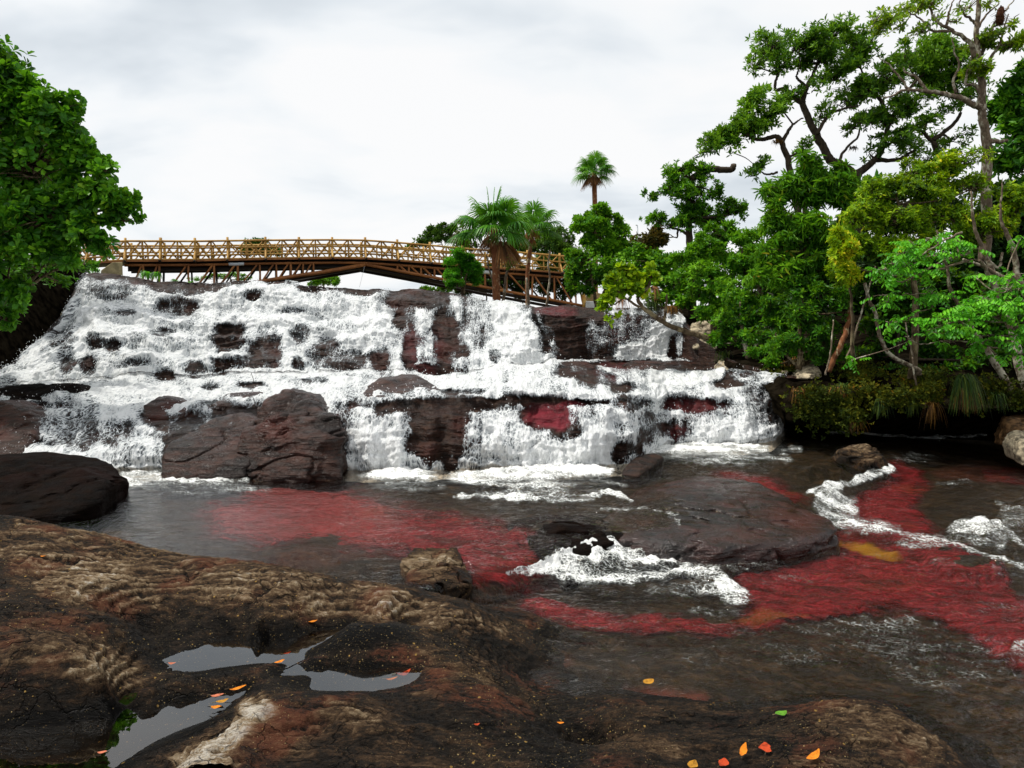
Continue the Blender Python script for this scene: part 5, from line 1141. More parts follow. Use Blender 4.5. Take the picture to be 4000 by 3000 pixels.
plant('round_leaf_shrub', 'sprawling shrub with round yellow green leaves leaning over the curtain fall', 'shrub',
    [([(2860, 1330, 17.4), (2760, 1320, 17.3), (2680, 1300, 17.2), (2610, 1270, 17.1), (2555, 1235, 17), (2505, 1200, 17), (2490, 1165, 17), (2530, 1130, 17), (2545, 1080, 17)], .07, .03), ([(2500, 1200, 17), (2440, 1160, 17), (2400, 1110, 17), (2470, 1075, 17)], .03, .01), ([(2595, 1255, 17.1), (2598, 1200, 17.1), (2605, 1150, 17.1)], .035, .02), ([(2440, 1160, 17), (2390, 1190, 17), (2370, 1220, 17)], .02, .008), ([(2400, 1110, 17), (2440, 1060, 17), (2480, 1040, 17)], .02, .008)],
    [(2430, 1060, 17, 60, 40), (2480, 1090, 17, 70, 36), (2390, 1110, 17, 40, 40), (2380, 1170, 17, 40, 40), (2360, 1195, 17, 24, 24), (2500, 1130, 17, 60, 30), (2540, 1070, 17, 46, 36), (2375, 1250, 16.9, 12, 26, .1, .5), (2415, 1240, 16.9, 14, 14, .1, .4), (2440, 1130, 17, 60, 40)],
    M['leaf_yellow'], M['bark_brown'], 260, 6, .13, .75, 'round', 39, -.5, .1, twig=.7, tilt=(40, 85), tone=.05)

# shrub belt over the water
plant('green_shrub', 'bright green shrub mound right of the curtain fall', 'shrub',
    [([(2790, 1330, 18.5), (2780, 1150, 18.6), (2760, 1000, 18.8)], .08, .02), ([(2790, 1250, 18.5), (2860, 1100, 18.5), (2900, 980, 18.6)], .06, .02)],
    [(2730, 960, 18.8, 80, 50), (2820, 910, 18.9, 90, 46), (2690, 1020, 18.7, 70, 50), (2800, 990, 18.7, 110, 60), (2900, 930, 18.8, 80, 60), (2760, 1070, 18.5, 110, 56), (2880, 1040, 18.5, 110, 60), (2720, 1140, 18.4, 80, 50), (2840, 1130, 18.3, 110, 56), (2950, 1000, 18.4, 70, 60), (2780, 1210, 18.2, 90, 46), (2660, 1090, 18.5, 46, 46)],
    M['leaf_mid'], M['bark_brown'], 2300, 7, .125, .40, 'oval', 41, -.22, .3, tone=.06, tilt=(35, 90))
plant('green_shrub', 'dark mid bank thicket above the stacked flat stones', 'shrub',
    [([(2920, 1400, 16.8), (2900, 1280, 16.8), (2890, 1180, 16.8)], .06, .02), ([(2920, 1400, 16.8), (2985, 1300, 16.6), (3020, 1150, 16.6)], .05, .02)],
    [(2880, 1180, 17, 90, 60), (2980, 1120, 16.8, 110, 70), (2950, 1230, 16.8, 110, 60), (2850, 1260, 17, 80, 50), (3060, 1190, 16.5, 100, 70), (3010, 1300, 16.4, 110, 56), (2890, 1320, 16.9, 80, 46), (3100, 1280, 16.2, 90, 60), (2820, 1330, 17.2, 50, 40)],
    M['leaf_mid'], M['bark_pale'], 1500, 6, .125, .45, 'oval', 42, -.18, .25, tone=-.08, tilt=(40, 95))
plant('green_shrub', 'dark leafy shrub around the leaning trunks above the mossy wall', 'shrub',
    [([(3120, 1440, 15), (3130, 1350, 15), (3120, 1200, 15.1)], .06, .03), ([(3120, 1440, 15), (3060, 1370, 15.2), (3030, 1300, 15.3)], .03, .015)],
    [(3120, 1130, 15.3, 110, 60), (3210, 1160, 15, 90, 70), (3160, 1240, 15, 110, 70), (3080, 1340, 15, 90, 50), (3220, 1290, 14.9, 80, 60), (3300, 1200, 14.8, 60, 70), (3180, 1350, 14.8, 80, 40)],
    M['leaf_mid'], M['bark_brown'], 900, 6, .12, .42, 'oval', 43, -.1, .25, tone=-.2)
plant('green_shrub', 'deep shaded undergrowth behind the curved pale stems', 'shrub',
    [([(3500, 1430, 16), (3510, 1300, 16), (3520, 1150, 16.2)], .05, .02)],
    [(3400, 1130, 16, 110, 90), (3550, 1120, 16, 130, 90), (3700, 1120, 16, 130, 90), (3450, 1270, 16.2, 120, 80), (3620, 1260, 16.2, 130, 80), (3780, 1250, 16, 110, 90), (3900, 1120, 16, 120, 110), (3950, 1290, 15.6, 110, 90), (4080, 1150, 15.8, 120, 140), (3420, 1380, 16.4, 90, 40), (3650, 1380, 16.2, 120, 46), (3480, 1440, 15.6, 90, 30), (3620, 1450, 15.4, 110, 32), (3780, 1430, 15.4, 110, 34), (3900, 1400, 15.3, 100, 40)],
    M['leaf_mid'], M['bark_dark'], 2300, 6, .14, .45, 'oval', 44, -.22, .2, tone=-.38)  # low tone puts deep shade into the leaf colour

def Z6(l, d): return [(3300 + .5124 * a, 900 + .5124 * b, d) for a, b in l]
def fresh(label, limbs, blobs, n, seed):
    return plant('pinnate_shrub', label, 'shrub', limbs, [(3300 + .5124 * a, 900 + .5124 * b, d, .5124 * c, .5124 * e, .35) for a, b, d, c, e in blobs],
                 M['leaf_fresh'], M['bark_pale'], n, 8, .088, .46, 'obovate', seed, -.6, .05, twig=.9, tr=.006, pinnate=True, droop=.25, lump=.3)
fresh('fresh green branches with drooping paired leaflets, upper spray over the dark hollow',
    [(Z6([(1150, 470), (1060, 250), (940, 230), (800, 260), (600, 330), (430, 400)], 13), .035, .008), (Z6([(900, 20), (720, 90), (560, 200), (400, 300)], 13), .02, .006), (Z6([(940, 180), (800, 240), (650, 300), (430, 390), (350, 350)], 12.9), .02, .006)],
    [(510, 90, 13, 60, 36), (560, 150, 13, 70, 40), (440, 170, 13, 80, 50), (370, 240, 13, 70, 40), (300, 290, 12.9, 60, 30), (380, 340, 12.9, 60, 30), (690, 60, 13, 60, 36), (870, 70, 13, 70, 40), (620, 290, 12.9, 60, 30), (850, 110, 13, 60, 30), (500, 260, 13, 80, 40), (950, 150, 13, 60, 30), (700, 180, 13, 60, 40)], 150, 51)
fresh('fresh green branch tips hanging low above the dark water',
    [(Z6([(1180, 900), (1000, 870), (820, 850), (700, 858), (600, 870), (530, 850), (490, 800)], 12.8), .014, .005), (Z6([(640, 600), (560, 640), (450, 690), (330, 720)], 13), .012, .005), (Z6([(560, 480), (420, 490), (300, 490)], 13), .01, .004)],
    [(300, 490, 13, 50, 30), (330, 540, 13, 46, 34), (420, 470, 13, 40, 20), (340, 710, 12.9, 50, 36), (400, 690, 12.9, 50, 30), (480, 810, 12.8, 30, 20), (810, 850, 12.8, 20, 20), (460, 660, 12.9, 40, 24), (60, 980, 13.4, 60, 20), (650, 470, 13, 70, 50), (720, 500, 13, 60, 40)], 70, 52)
fresh('largest fresh green spray of paired leaflets at the right edge over the bank',
    [(Z6([(1400, 900), (1250, 700), (1100, 640), (950, 600), (860, 590)], 12.4), .04, .01), (Z6([(1300, 800), (1100, 830), (960, 870)], 12.4), .02, .008), (Z6([(1250, 700), (1000, 690), (800, 700), (640, 760)], 12.4), .02, .006), (Z6([(1400, 560), (1250, 480), (1180, 470)], 12.3), .02, .008)],
    [(880, 580, 12.4, 60, 30), (980, 600, 12.4, 90, 50), (1080, 560, 12.4, 90, 46), (1180, 580, 12.3, 90, 60), (950, 660, 12.4, 80, 40), (1280, 560, 12.3, 80, 60), (1250, 440, 12.3, 90, 50), (1330, 430, 12.3, 50, 50), (720, 680, 12.4, 70, 36), (770, 740, 12.4, 80, 46), (660, 770, 12.4, 50, 40), (880, 700, 12.4, 60, 50), (1020, 800, 12.4, 80, 40), (1050, 850, 12.4, 60, 30), (1300, 740, 12.3, 70, 60), (1340, 800, 12.3, 40, 50), (1180, 850, 12.3, 90, 20), (1320, 940, 12.3, 60, 30), (1000, 350, 12.6, 90, 30), (1060, 520, 12.4, 90, 40), (1290, 340, 12.5, 50, 24), (1340, 50, 12.6, 40, 40), (1150, 940, 12.3, 40, 20)], 300, 53)

# leaning bare stems on the right bank
def stem(label, pts, r0, r1, bark, seed, br=()):
    rg = np.random.default_rng(seed); mb = MB()
    limbs_build(mb, [(pts, r0, r1)] + list(br), rg, .012)
    o = mb.build('leaning_trunk', bark); return tag(o, label, 'tree trunk', 'bare stems rising from the right bank')
stem('pale stem that curves like a hook down to the bank above the dark hollow', Z6([(570, 1100), (540, 1060), (440, 1010), (360, 970), (310, 920), (270, 830), (240, 720), (225, 600), (190, 540), (150, 400)], 14.3), .045, .03, M['bark_pale'], 61)
stem('thin wavy stem hanging just right of the hooked stem', Z6([(555, 1210), (525, 1120), (515, 1000), (505, 900), (475, 800), (465, 700)], 14.1), .018, .012, M['bark_pale'], 62)
stem('mottled trunk leaning up left from the bank at the right', Z6([(1265, 1220), (1200, 1110), (1120, 990), (1050, 890), (960, 770), (880, 640), (800, 480), (770, 320), (720, 150), (700, 0)], 13.3), .065, .015, M['bark_pale'], 63)
stem('stout lichen trunk close to the right edge', Z6([(1400, 1230), (1340, 1050), (1310, 880), (1260, 750), (1170, 560), (1120, 350), (1060, 180), (1010, 40), (980, -120), (960, -300)], 13.6), .085, .015, M['bark_pale'], 64, [(Z6([(1090, 230), (1170, 280), (1200, 170)], 13.6), .03, .02), (Z6([(1240, 380), (1120, 310), (1010, 260), (900, 220)], 13.5), .04, .02)])
stem('yellowish lichen trunk running up the very right edge', Z6([(1400, 520), (1340, 380), (1310, 240), (1280, 120), (1230, 20), (1200, -60), (1190, -200), (1200, -380)], 13), .06, .012, M['bark_pale'], 65)
stem('reddish trunk leaning right beside the mossy wall', [(3235, 1450, 14.6), (3260, 1390, 14.6), (3290, 1330, 14.6), (3310, 1270, 14.7), (3320, 1180, 14.8)], .06, .045, M['bark_palm'], 66)
stem('forked thin branch with yellow lichen in front of the reddish trunk', [(3225, 1465, 14.3), (3240, 1400, 14.3), (3250, 1330, 14.3), (3255, 1250, 14.4)], .02, .012, M['bark_pale'], 67, [([(3305, 1400, 14.2), (3330, 1330, 14.2), (3350, 1260, 14.2), (3372, 1200, 14.2), (3400, 1120, 14.2), (3420, 1040, 14.2)], .02, .012)])
stem('short straight trunk half hidden behind the stacked stones', [(3140, 1440, 15.6), (3135, 1380, 15.6), (3120, 1300, 15.7)], .06, .05, M['bark_brown'], 68)
stem('thin upright stem above the stone pile', [(2905, 1370, 17), (2908, 1330, 17), (2895, 1280, 17), (2880, 1220, 17)], .025, .02, M['bark_pale'], 69)

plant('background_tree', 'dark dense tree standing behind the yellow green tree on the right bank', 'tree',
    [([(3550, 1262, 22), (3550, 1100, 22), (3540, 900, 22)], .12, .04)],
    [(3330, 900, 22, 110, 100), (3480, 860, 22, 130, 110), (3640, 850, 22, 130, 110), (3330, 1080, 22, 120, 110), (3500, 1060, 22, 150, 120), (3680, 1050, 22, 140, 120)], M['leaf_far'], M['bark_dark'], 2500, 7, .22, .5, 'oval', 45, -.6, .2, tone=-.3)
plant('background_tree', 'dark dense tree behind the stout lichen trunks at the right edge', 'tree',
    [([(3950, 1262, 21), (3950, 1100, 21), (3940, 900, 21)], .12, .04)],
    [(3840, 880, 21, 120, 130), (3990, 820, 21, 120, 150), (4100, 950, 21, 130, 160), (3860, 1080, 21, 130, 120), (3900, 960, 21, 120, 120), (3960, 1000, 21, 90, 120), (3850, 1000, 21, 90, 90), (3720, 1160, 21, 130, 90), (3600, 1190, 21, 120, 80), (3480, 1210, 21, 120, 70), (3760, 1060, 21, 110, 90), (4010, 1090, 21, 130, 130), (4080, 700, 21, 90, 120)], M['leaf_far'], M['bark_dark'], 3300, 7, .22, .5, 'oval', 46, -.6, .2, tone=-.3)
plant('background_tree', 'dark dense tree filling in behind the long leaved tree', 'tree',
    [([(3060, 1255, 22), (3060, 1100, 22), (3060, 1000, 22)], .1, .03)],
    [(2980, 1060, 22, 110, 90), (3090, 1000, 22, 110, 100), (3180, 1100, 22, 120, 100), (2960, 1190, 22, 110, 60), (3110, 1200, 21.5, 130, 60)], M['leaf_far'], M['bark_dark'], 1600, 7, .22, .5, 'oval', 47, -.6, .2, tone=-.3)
# ---- palms
def fan(mb, hub, direc, R, rg, arc=300, nseg=44, droop=.35, wid=.055, tone=0, fold=.3):
    """one costapalmate fan: narrow ribbons radiating from the hub in a plane facing direc"""
    d = unit(np.asarray(direc, float)); ref = np.array([0, 0, 1.0]) if abs(d[2]) < .9 else np.array([1.0, 0, 0])
    a = unit(np.cross(d, ref)); b = np.cross(a, d)          # b: up in the blade plane
    ph = np.radians(np.linspace(-arc / 2, arc / 2, nseg) + rg.normal(0, 1.5, nseg))
    out = unit(d[None] * (1 - .0) * np.cos(ph)[:, None] + a[None] * np.sin(ph)[:, None] + b[None] * .10)
    # blade stands across the stalk: rotate so that the fan faces up/out
    nrm = unit(b * .9 - d * .2)
    L = R * (.82 + .18 * np.cos(ph * .5)) * (1 + rg.normal(0, .05, nseg))
    ts = np.array([.06, .45, .75, 1.0]); ws = np.array([.35, 1.0, .75, .08]) * wid * R
    side = unit(np.cross(out, nrm)) * (rg.random((nseg, 1)) * .3 + .85)
    rows = []
    for t, w in zip(ts, ws):
        c = hub + out * (L * t)[:, None] + np.array([0, 0, -1.0]) * (droop * (L * t) * t * t)[:, None] - nrm * (fold * L * t * (1 - np.cos(ph)) * .35)[:, None]
        rows += [c + side * w * .5, c - side * w * .5 - nrm * w * .25]
    V = np.stack(rows, 1)
    f = np.array([[0, 1, 3, 2], [2, 3, 5, 4], [4, 5, 7, 6]])
    mb.add(V.reshape(-1, 3), (f[None] + (np.arange(nseg) * 8)[:, None, None]).reshape(-1, 4), np.repeat(np.clip(rg.random() * .5 + .25 + tone + rg.normal(0, .12, nseg), 0, 1), 8))

def palm(label, trunk, r0, r1, R, ngreen, ndead, seed, skirt=1.0, spread=1.0):
    rg = np.random.default_rng(seed); e = tag(empty('fan_palm', P(*trunk[0])), label, 'palm', 'fan palms by the bridge')
    tb = MB(); S = limbs_build(tb, [(trunk, r0, r1)], rg, .006); tb.build('trunk', M['bark_palm'], e)
    top = S[-1, :3]; g = MB(); dd = MB()
    for k in range(ngreen):
        az = 2.399 * k + rg.normal(0, .2); el = math.radians(lerp(84, -6, (k / max(1, ngreen - 1)) ** .8))
        d = np.array([math.cos(az) * math.cos(el), math.sin(az) * math.cos(el), math.sin(el)])
        pl = R * (.62 + .12 * rg.random()) * spread; h = top + d * pl + np.array([0, 0, -.10 * R * math.cos(el)])
        add_tube(g, catmull([top, (top + h) / 2 + np.array([0, 0, .06 * R]), h], 6), .012 + .006 * R, 5, .6)
        fan(g, h, unit(d + np.array([0, 0, -.15])), R * .72, rg, 290, 46, .30 + .25 * math.cos(el), tone=.15 * (el > .9))
    for k in range(ndead):
        skirt_ = skirt * rg.uniform(.6, 1.2)
        az = 2.399 * k + 1.1; d = np.array([math.cos(az) * .8, math.sin(az) * .8, -.35 - .3 * rg.random()])
        h = top + d * R * .36 * skirt_ * np.array([1, 1, 1.3]) + np.array([0, 0, -.08 * R])
        add_tube(dd, np.array([top, (top + h) / 2 + np.array([0, 0, .08 * R]), h]), .012 + .005 * R, 5, .5)
        fan(dd, h, unit(np.array([d[0] * .7, d[1] * .7, -1])), R * .66 * skirt_, rg, 70 + 50 * rg.random(), 20, .3, .06, fold=.5)
    # bright leaf bases
    g.build('crown', M['palm_green'], e, False); dd.build('dead_frond_skirt', M['palm_dead'], e, False)
    return e
palm('stout fan palm at the lip of the falls with a hanging brown skirt', [(1940, 1190, 23), (1938, 1100, 23), (1934, 1000, 23), (1930, 890, 23)], .125, .11, 1.08, 19, 8, 71, 1.05)
palm('half hidden fan palm just behind the stout one', [(2062, 1210, 26.5), (2060, 1080, 26.5), (2072, 960, 26.5), (2082, 885, 26.5)], .075, .065, .84, 14, 4, 72, .7)
palm('tallest solitary fan palm standing clear above the trees', [(2326, 1180, 46), (2326, 950, 46), (2324, 800, 46), (2320, 672, 46)], .17, .14, 1.10, 18, 8, 73, .95)

# ---- trees around and behind the bridge
def bush(name, label, trunk, blobs, mat, n, seed, L=.15, tone=0., per=6, gap=-.25, bark='bark_brown', wid=.45, cat='tree', r=.06, twig=.25, group='trees and bushes behind the log bridge'):
    return plant(name, label, cat, [(t_, r, r * .35) for t_ in trunk], blobs, mat, M[bark], n, per, L, wid, 'oval', seed, gap, .2, group, twig, tone=tone)
bush('feathery_bush', 'bright feathery bush in front of the bridge railing by the stout palm', [[(1805, 1152, 25.5), (1800, 1090, 25.5), (1795, 1030, 25.5)], [(1808, 1150, 25.5), (1815, 1100, 25.5), (1830, 1050, 25.5)]],
    [(1790, 985, 25.5, 56, 32), (1770, 1020, 25.5, 40, 30), (1820, 1020, 25.6, 60, 36), (1850, 1050, 25.7, 46, 34), (1800, 1060, 25.6, 56, 30), (1765, 1070, 25.4, 40, 24), (1775, 1110, 25.3, 46, 24), (1850, 1095, 25.8, 46, 30)], M['leaf_fresh'], 900, 81, .13, -.12, 7, wid=.28, cat='bush')
bush('flat_topped_tree', 'flat layered tree rising behind the right half of the bridge', [[(1735, 1150, 50), (1732, 1000, 50), (1722, 930, 50)]],
    [(1680, 935, 50, 60, 16), (1720, 890, 50, 50, 20), (1755, 900, 50, 36, 26), (1650, 950, 50, 40, 14), (1740, 930, 50, 50, 20), (1700, 910, 50, 40, 14), (1610, 965, 50, 26, 10)], M['leaf_far'], 620, 82, .24, -.05, 6)
bush('thin_tree', 'thin brown twigged tree against the sky left of the palms', [[(1815, 1150, 45), (1810, 1000, 45), (1805, 900, 45), (1803, 850, 45)]], [(1800, 870, 45, 22, 26), (1815, 920, 45, 40, 36), (1790, 950, 45, 46, 36), (1830, 960, 45, 40, 36)], M['leaf_rust'], 330, 83, .18, -.1, 5)
bush('rounded_tree', 'mid green tree behind the half hidden palm', [[(2060, 1180, 44), (2060, 1000, 44), (2065, 900, 44)]], [(2060, 870, 44, 50, 46), (2030, 920, 44, 50, 40), (2100, 900, 44, 50, 40), (2120, 950, 44, 60, 46), (2050, 970, 44, 70, 46), (1990, 960, 44, 50, 40), (1960, 1010, 44, 50, 40)], M['leaf_far'], 1000, 84, .2, .0)
bush('rounded_tree', 'sloping dark tree right of the half hidden palm', [[(2170, 1190, 42), (2170, 1050, 42), (2165, 960, 42)]], [(2170, 905, 42, 50, 26), (2200, 940, 42, 60, 36), (2150, 960, 42, 60, 36), (2225, 980, 42, 46, 46), (2170, 1010, 42, 60, 46), (2120, 1020, 42, 46, 36), (2215, 1050, 42, 46, 46)], M['leaf_far'], 950, 85, .2, .05)
bush('low_tree', 'dark low thicket under the right end of the bridge', [[(1900, 1200, 43), (1900, 1120, 43)]], [(1800, 1120, 43, 50, 40), (1880, 1110, 43, 70, 50), (1970, 1110, 43, 70, 56), (2060, 1110, 43, 70, 60), (2140, 1110, 43, 70, 60), (2210, 1120, 43, 60, 60), (1850, 1060, 44, 60, 30), (1950, 1050, 44, 60, 30), (2040, 1060, 44, 60, 30), (2130, 1070, 44, 60, 30)], M['leaf_far'], 1500, 86, .22, -.25)
bush('rounded_tree', 'round tree seen through the middle of the bridge railing', [[(1015, 1100, 52), (1015, 980, 52)]], [(1010, 955, 52, 66, 26), (960, 975, 52, 46, 20), (1060, 975, 52, 46, 20), (1010, 985, 52, 80, 18)], M['leaf_far'], 520, 87, .22, .0)
bush('low_bush', 'low bush showing under the bridge span left of centre', [[(1265, 1130, 44), (1265, 1105, 44)]], [(1265, 1100, 44, 56, 18), (1310, 1098, 44, 24, 20), (1225, 1108, 44, 36, 12)], M['leaf_mid'], 220, 88, .17, .05, cat='bush')
bush('low_bush', 'low bush showing under the bridge span beside the feathery bush', [[(1700, 1150, 44), (1700, 1130, 44)]], [(1670, 1130, 44, 40, 14), (1720, 1122, 44, 46, 20), (1760, 1130, 44, 36, 24)], M['leaf_mid'], 240, 89, .17, -.05, cat='bush')
bush('low_bush', 'creeper leaves behind the left truss of the bridge', [[(900, 1100, 40), (900, 1085, 40)]], [(800, 1085, 40, 30, 9), (850, 1080, 40, 46, 13), (910, 1076, 40, 46, 15), (960, 1085, 40, 46, 13), (760, 1090, 40, 26, 8), (845, 1055, 38, 8, 14)], M['leaf_mid'], 190, 90, .12, .05, cat='bush')
for lbl, tr, r_ in [('white stem leaning right beside the stout palm trunk', [(1964, 1185, 23.5), (1972, 1130, 23.5), (1978, 1070, 23.5), (2000, 1030, 23.5), (2020, 1005, 23.5)], .05), ('thin pale stem crossing close left of the stout palm', [(1928, 1150, 23.6), (1925, 1100, 23.6), (1910, 1050, 23.6), (1902, 1000, 23.6)], .035), ('slim grey trunk right of the palms in front of the dark truss', [(2136, 1195, 24.5), (2140, 1140, 24.5), (2148, 1085, 24.5), (2140, 1030, 24.5), (2150, 980, 24.5)], .04), ('mottled trunk between the palms and the reddish slab', [(2064, 1200, 25), (2062, 1150, 25), (2058, 1085, 25)], .065)]:
    rg_ = np.random.default_rng(len(lbl)); mb_ = MB(); limbs_build(mb_, [(tr, r_, r_ * .6)], rg_, .008)
    tag(mb_.build('bare_trunk', M['bark_pale']), lbl, 'tree trunk', 'pale stems at the lip of the falls')
plant('yellow_green_shrub', 'small bright shoot growing on the white stem by the palm', 'shrub', [([(2000, 1040, 23.5), (2010, 1010, 23.5)], .02, .01)], [(2005, 1010, 23.4, 26, 18), (1990, 1035, 23.4, 14, 12)], M['leaf_fresh'], M['bark_pale'], 60, 6, .11, .4, 'oval', 91, -.6, .1)

# ---- grasses
def tuft(label, px, py, d, R, n, mat, seed, hang=.9, name='grass_tuft', up=.7, w=.012, group='grass tufts on the banks'):
    rg = np.random.default_rng(seed); mb = MB(); c = P(px, py, d)
    for k in range(n):
        az = rg.random() * 6.283; o = np.array([math.cos(az), math.sin(az) - .35, 0]); L = R * (.6 + .5 * rg.random())
        p0 = c + rg.normal(0, .05, 3) * np.array([1, .5, .4])
        ts = np.linspace(0, 1, 5); pts = np.array([p0 + o * L * .45 * t + np.array([0, 0, up * L * t - (up + hang) * L * t * t * .9]) for t in ts])
        sd = unit(np.cross(o, [0, 0, 1.0])) * w
        V = np.concatenate([[q + sd * (1 - t * .9), q - sd * (1 - t * .9)] for q, t in zip(pts, ts)])
        mb.add(V, np.array([[2 * i, 2 * i + 1, 2 * i + 3, 2 * i + 2] for i in range(4)]), rg.random())
    return tag(mb.build(name, mat, None, False), label, 'grass', group)
tuft('long hanging grass clump over the dark hollow in the bank', 3770, 1470, 13.1, .62, 260, M['grass'], 101, 1.15, up=.35)
tuft('orange brown dead tips under the long hanging clump', 3775, 1520, 13.0, .34, 90, M['grass_dry'], 102, 1.3, up=.15)
tuft('orange and green tuft hanging midway on the mossy wall', 3280, 1520, 14.0, .42, 130, M['grass_dry'], 103, 1.2, up=.3)
tuft('green tuft crowning the orange one on the mossy wall', 3295, 1505, 14.0, .30, 70, M['grass'], 104, .8, up=.6)
tuft('small orange tuft hanging beside the thin trickle', 3118, 1520, 14.0, .28, 70, M['grass_dry'], 105, 1.1, up=.4)
tuft('rusty grass behind the flat stones', 3040, 1415, 15.8, .40, 110, M['grass_dry'], 106, .7, up=.8)
tuft('dark grass beside the grey stone pile', 3110, 1405, 15.8, .36, 90, M['grass_dry'], 107, .9, up=.6)
tuft('dull green grass at the foot of the stone pile', 2825, 1378, 17.3, .34, 90, M['grass'], 108, .8, up=.6)
tuft('wide rust coloured grass fringe at the lip of the curtain fall', 2620, 1205, 20.0, .55, 150, M['grass_dry'], 109, .7, up=.7)
tuft('green grass clump behind the lip of the curtain fall', 2540, 1195, 20.4, .60, 140, M['grass'], 110, .5, up=1.0)
tuft('drooping brown fronds under the round leaf shrub', 2425, 1170, 18.0, .42, 50, M['palm_dead'], 111, 1.0, up=.5)
tuft('drooping brown fronds above the leaning branch', 2550, 1125, 18.0, .40, 50, M['palm_dead'], 112, 1.0, up=.5)
tuft('spiky green clump left of the concrete abutment', 372, 1058, 22.6, .34, 60, M['leaf_fresh'], 113, .45, up=1.0, w=.018)
tuft('spiky plant growing on the lip below the first truss post', 570, 1072, 23.0, .42, 80, M['leaf_fresh'], 114, .55, up=1.0, w=.02)
tuft('second spiky plant on the lip right of the first one', 612, 1075, 23.0, .40, 70, M['leaf_fresh'], 115, .55, up=1.0, w=.02)
tuft('small spiky plant on the lip under the truss diagonals', 680, 1098, 22.8, .26, 50, M['leaf_fresh'], 116, .55, up=.9, w=.016)
tuft('smallest spiky plant farther along the lip', 745, 1102, 22.8, .22, 40, M['leaf_fresh'], 117, .55, up=.9, w=.016)
tuft('orange grass at the foot of the mossy wall by the foam', 3340, 1650, 13.6, .30, 80, M['grass_dry'], 118, .7, up=.8)
tuft('fine hanging weeds beneath the overhang of the hollow', 3560, 1570, 13.4, .22, 50, M['grass'], 119, 1.3, up=.1)

tuft('trailing green weeds at the left end of the dark hollow', 3440, 1560, 13.6, .30, 90, M['grass'], 121, 1.2, up=.2)
tuft('trailing brown roots hanging into the middle of the dark hollow', 3640, 1575, 13.3, .34, 70, M['grass_dry'], 122, 1.4, up=.05, w=.006)
tuft('fern like green clump hanging right of the long grass clump', 3890, 1540, 13.2, .34, 100, M['grass'], 123, 1.0, up=.4)
# moss and creeping leaves on the bank wall
rg = np.random.default_rng(77); mb = MB()
for (cx, cy, d_, rx, ry, n_) in [(3240, 1600, 13.85, 130, 80, 900), (3170, 1560, 14.1, 70, 60, 350), (3330, 1640, 13.7, 50, 50, 300), (3420, 1540, 13.85, 90, 36, 300), (3520, 1555, 13.5, 110, 44, 170), (3640, 1540, 13.5, 60, 60, 120), (3880, 1530, 13.4, 110, 70, 300), (3350, 1450, 15, 90, 50, 300), (3050, 1440, 15.6, 60, 20, 120), (3600, 1480, 14.6, 140, 50, 350), (3990, 1560, 13.2, 60, 40, 160)]:
    x_, y_ = rg.normal(0, .45, (2, n_)); pts = P(cx + x_ * rx, cy + y_ * ry, d_ - .10 + rg.normal(0, .05, n_) + .6 * (0 if d_ < 14.3 else 1) * (-y_))
    foliage(mb, pts, np.tile(np.array([0, -.8, .4]), (n_, 1)), rg, 5, .055, .6, 'oval', .2, (40, 90), .1)
tag(mb.build('bank_ground_cover', M['moss'], None, False), 'yellow green moss and creeping leaves on the bank wall', 'ground cover', kind='stuff')
# ------------------------------------------------------------------ log bridge
DK = [(60, 1062), (230, 1040), (342, 1022), (494, 1013), (760, 1012), (1044, 1006), (1298, 1003), (1427, 1004), (1553, 1012), (1680, 1022), (1870, 1038), (2060, 1050), (2186, 1060), (2290, 1070), (2420, 1082)]
def bd(px): return 34 + (px - 494) * .0035
def deck(px, h=0.0, side=0.0):
    p = P(px, interp(DK, px), bd(px)); q = P(px + 6, interp(DK, px + 6), bd(px + 6))
    t = q - p; t[2] = 0; t /= np.linalg.norm(t); nrm = np.array([-t[1], t[0], 0])
    return p + nrm * side + np.array([0, 0, h])
BW_ = 2.0
br = tag(empty('log_bridge', deck(1427, -.6, 1.0)), 'arched log footbridge with crossed railings spanning above the falls', 'bridge')
POSTS = [228, 342, 491, 627, 763, 889, 1038, 1168, 1298, 1427, 1553, 1680, 1805, 1930, 2060, 2186, 2300]
MID = [(a + b) / 2 for a, b in zip(POSTS[:-1], POSTS[1:])]
for side in (0.0, BW_):
    for px in POSTS: log_mesh('post', deck(px, -.10, side), deck(px, .95, side), .062, M['wood'], br)
    for px in MID: log_mesh('middle_post', deck(px, -.04, side), deck(px, .79, side), .040, M['wood'], br)
    for h_, r_ in ((.80, .046), (.49, .038), (.16, .042)):
        path = np.array([deck(px, h_, side - .04) for px in np.linspace(POSTS[0], POSTS[-1], 60)]); mb = MB(); add_tube(mb, path, r_, 8); mb.build('rail', M['wood'], br)
    for a, m_, b in zip(POSTS[:-1], MID, POSTS[1:]):
        if side and a > 1900: continue
        for u, v in ((a, m_), (m_, b)):
            w_ = (v - u) * .1
            log_mesh('rail_brace' if not side else 'far_rail_brace', deck(u + w_, .06, side + .03), deck(v - w_, .78, side + .03), .036, M['wood'], br, 7)
            log_mesh('rail_brace' if not side else 'far_rail_brace', deck(u + w_, .78, side - .0), deck(v - w_, .06, side - .0), .036, M['wood'], br, 7)
for px in POSTS[1:-1]:
    log_mesh('outrigger_beam', deck(px, -.12, .3), deck(px, -.12, -.55), .055, M['wood_dark'], br)
    log_mesh('outrigger_strut', deck(px, -.10, -.52), deck(px, .42, -.05), .042, M['wood'], br)
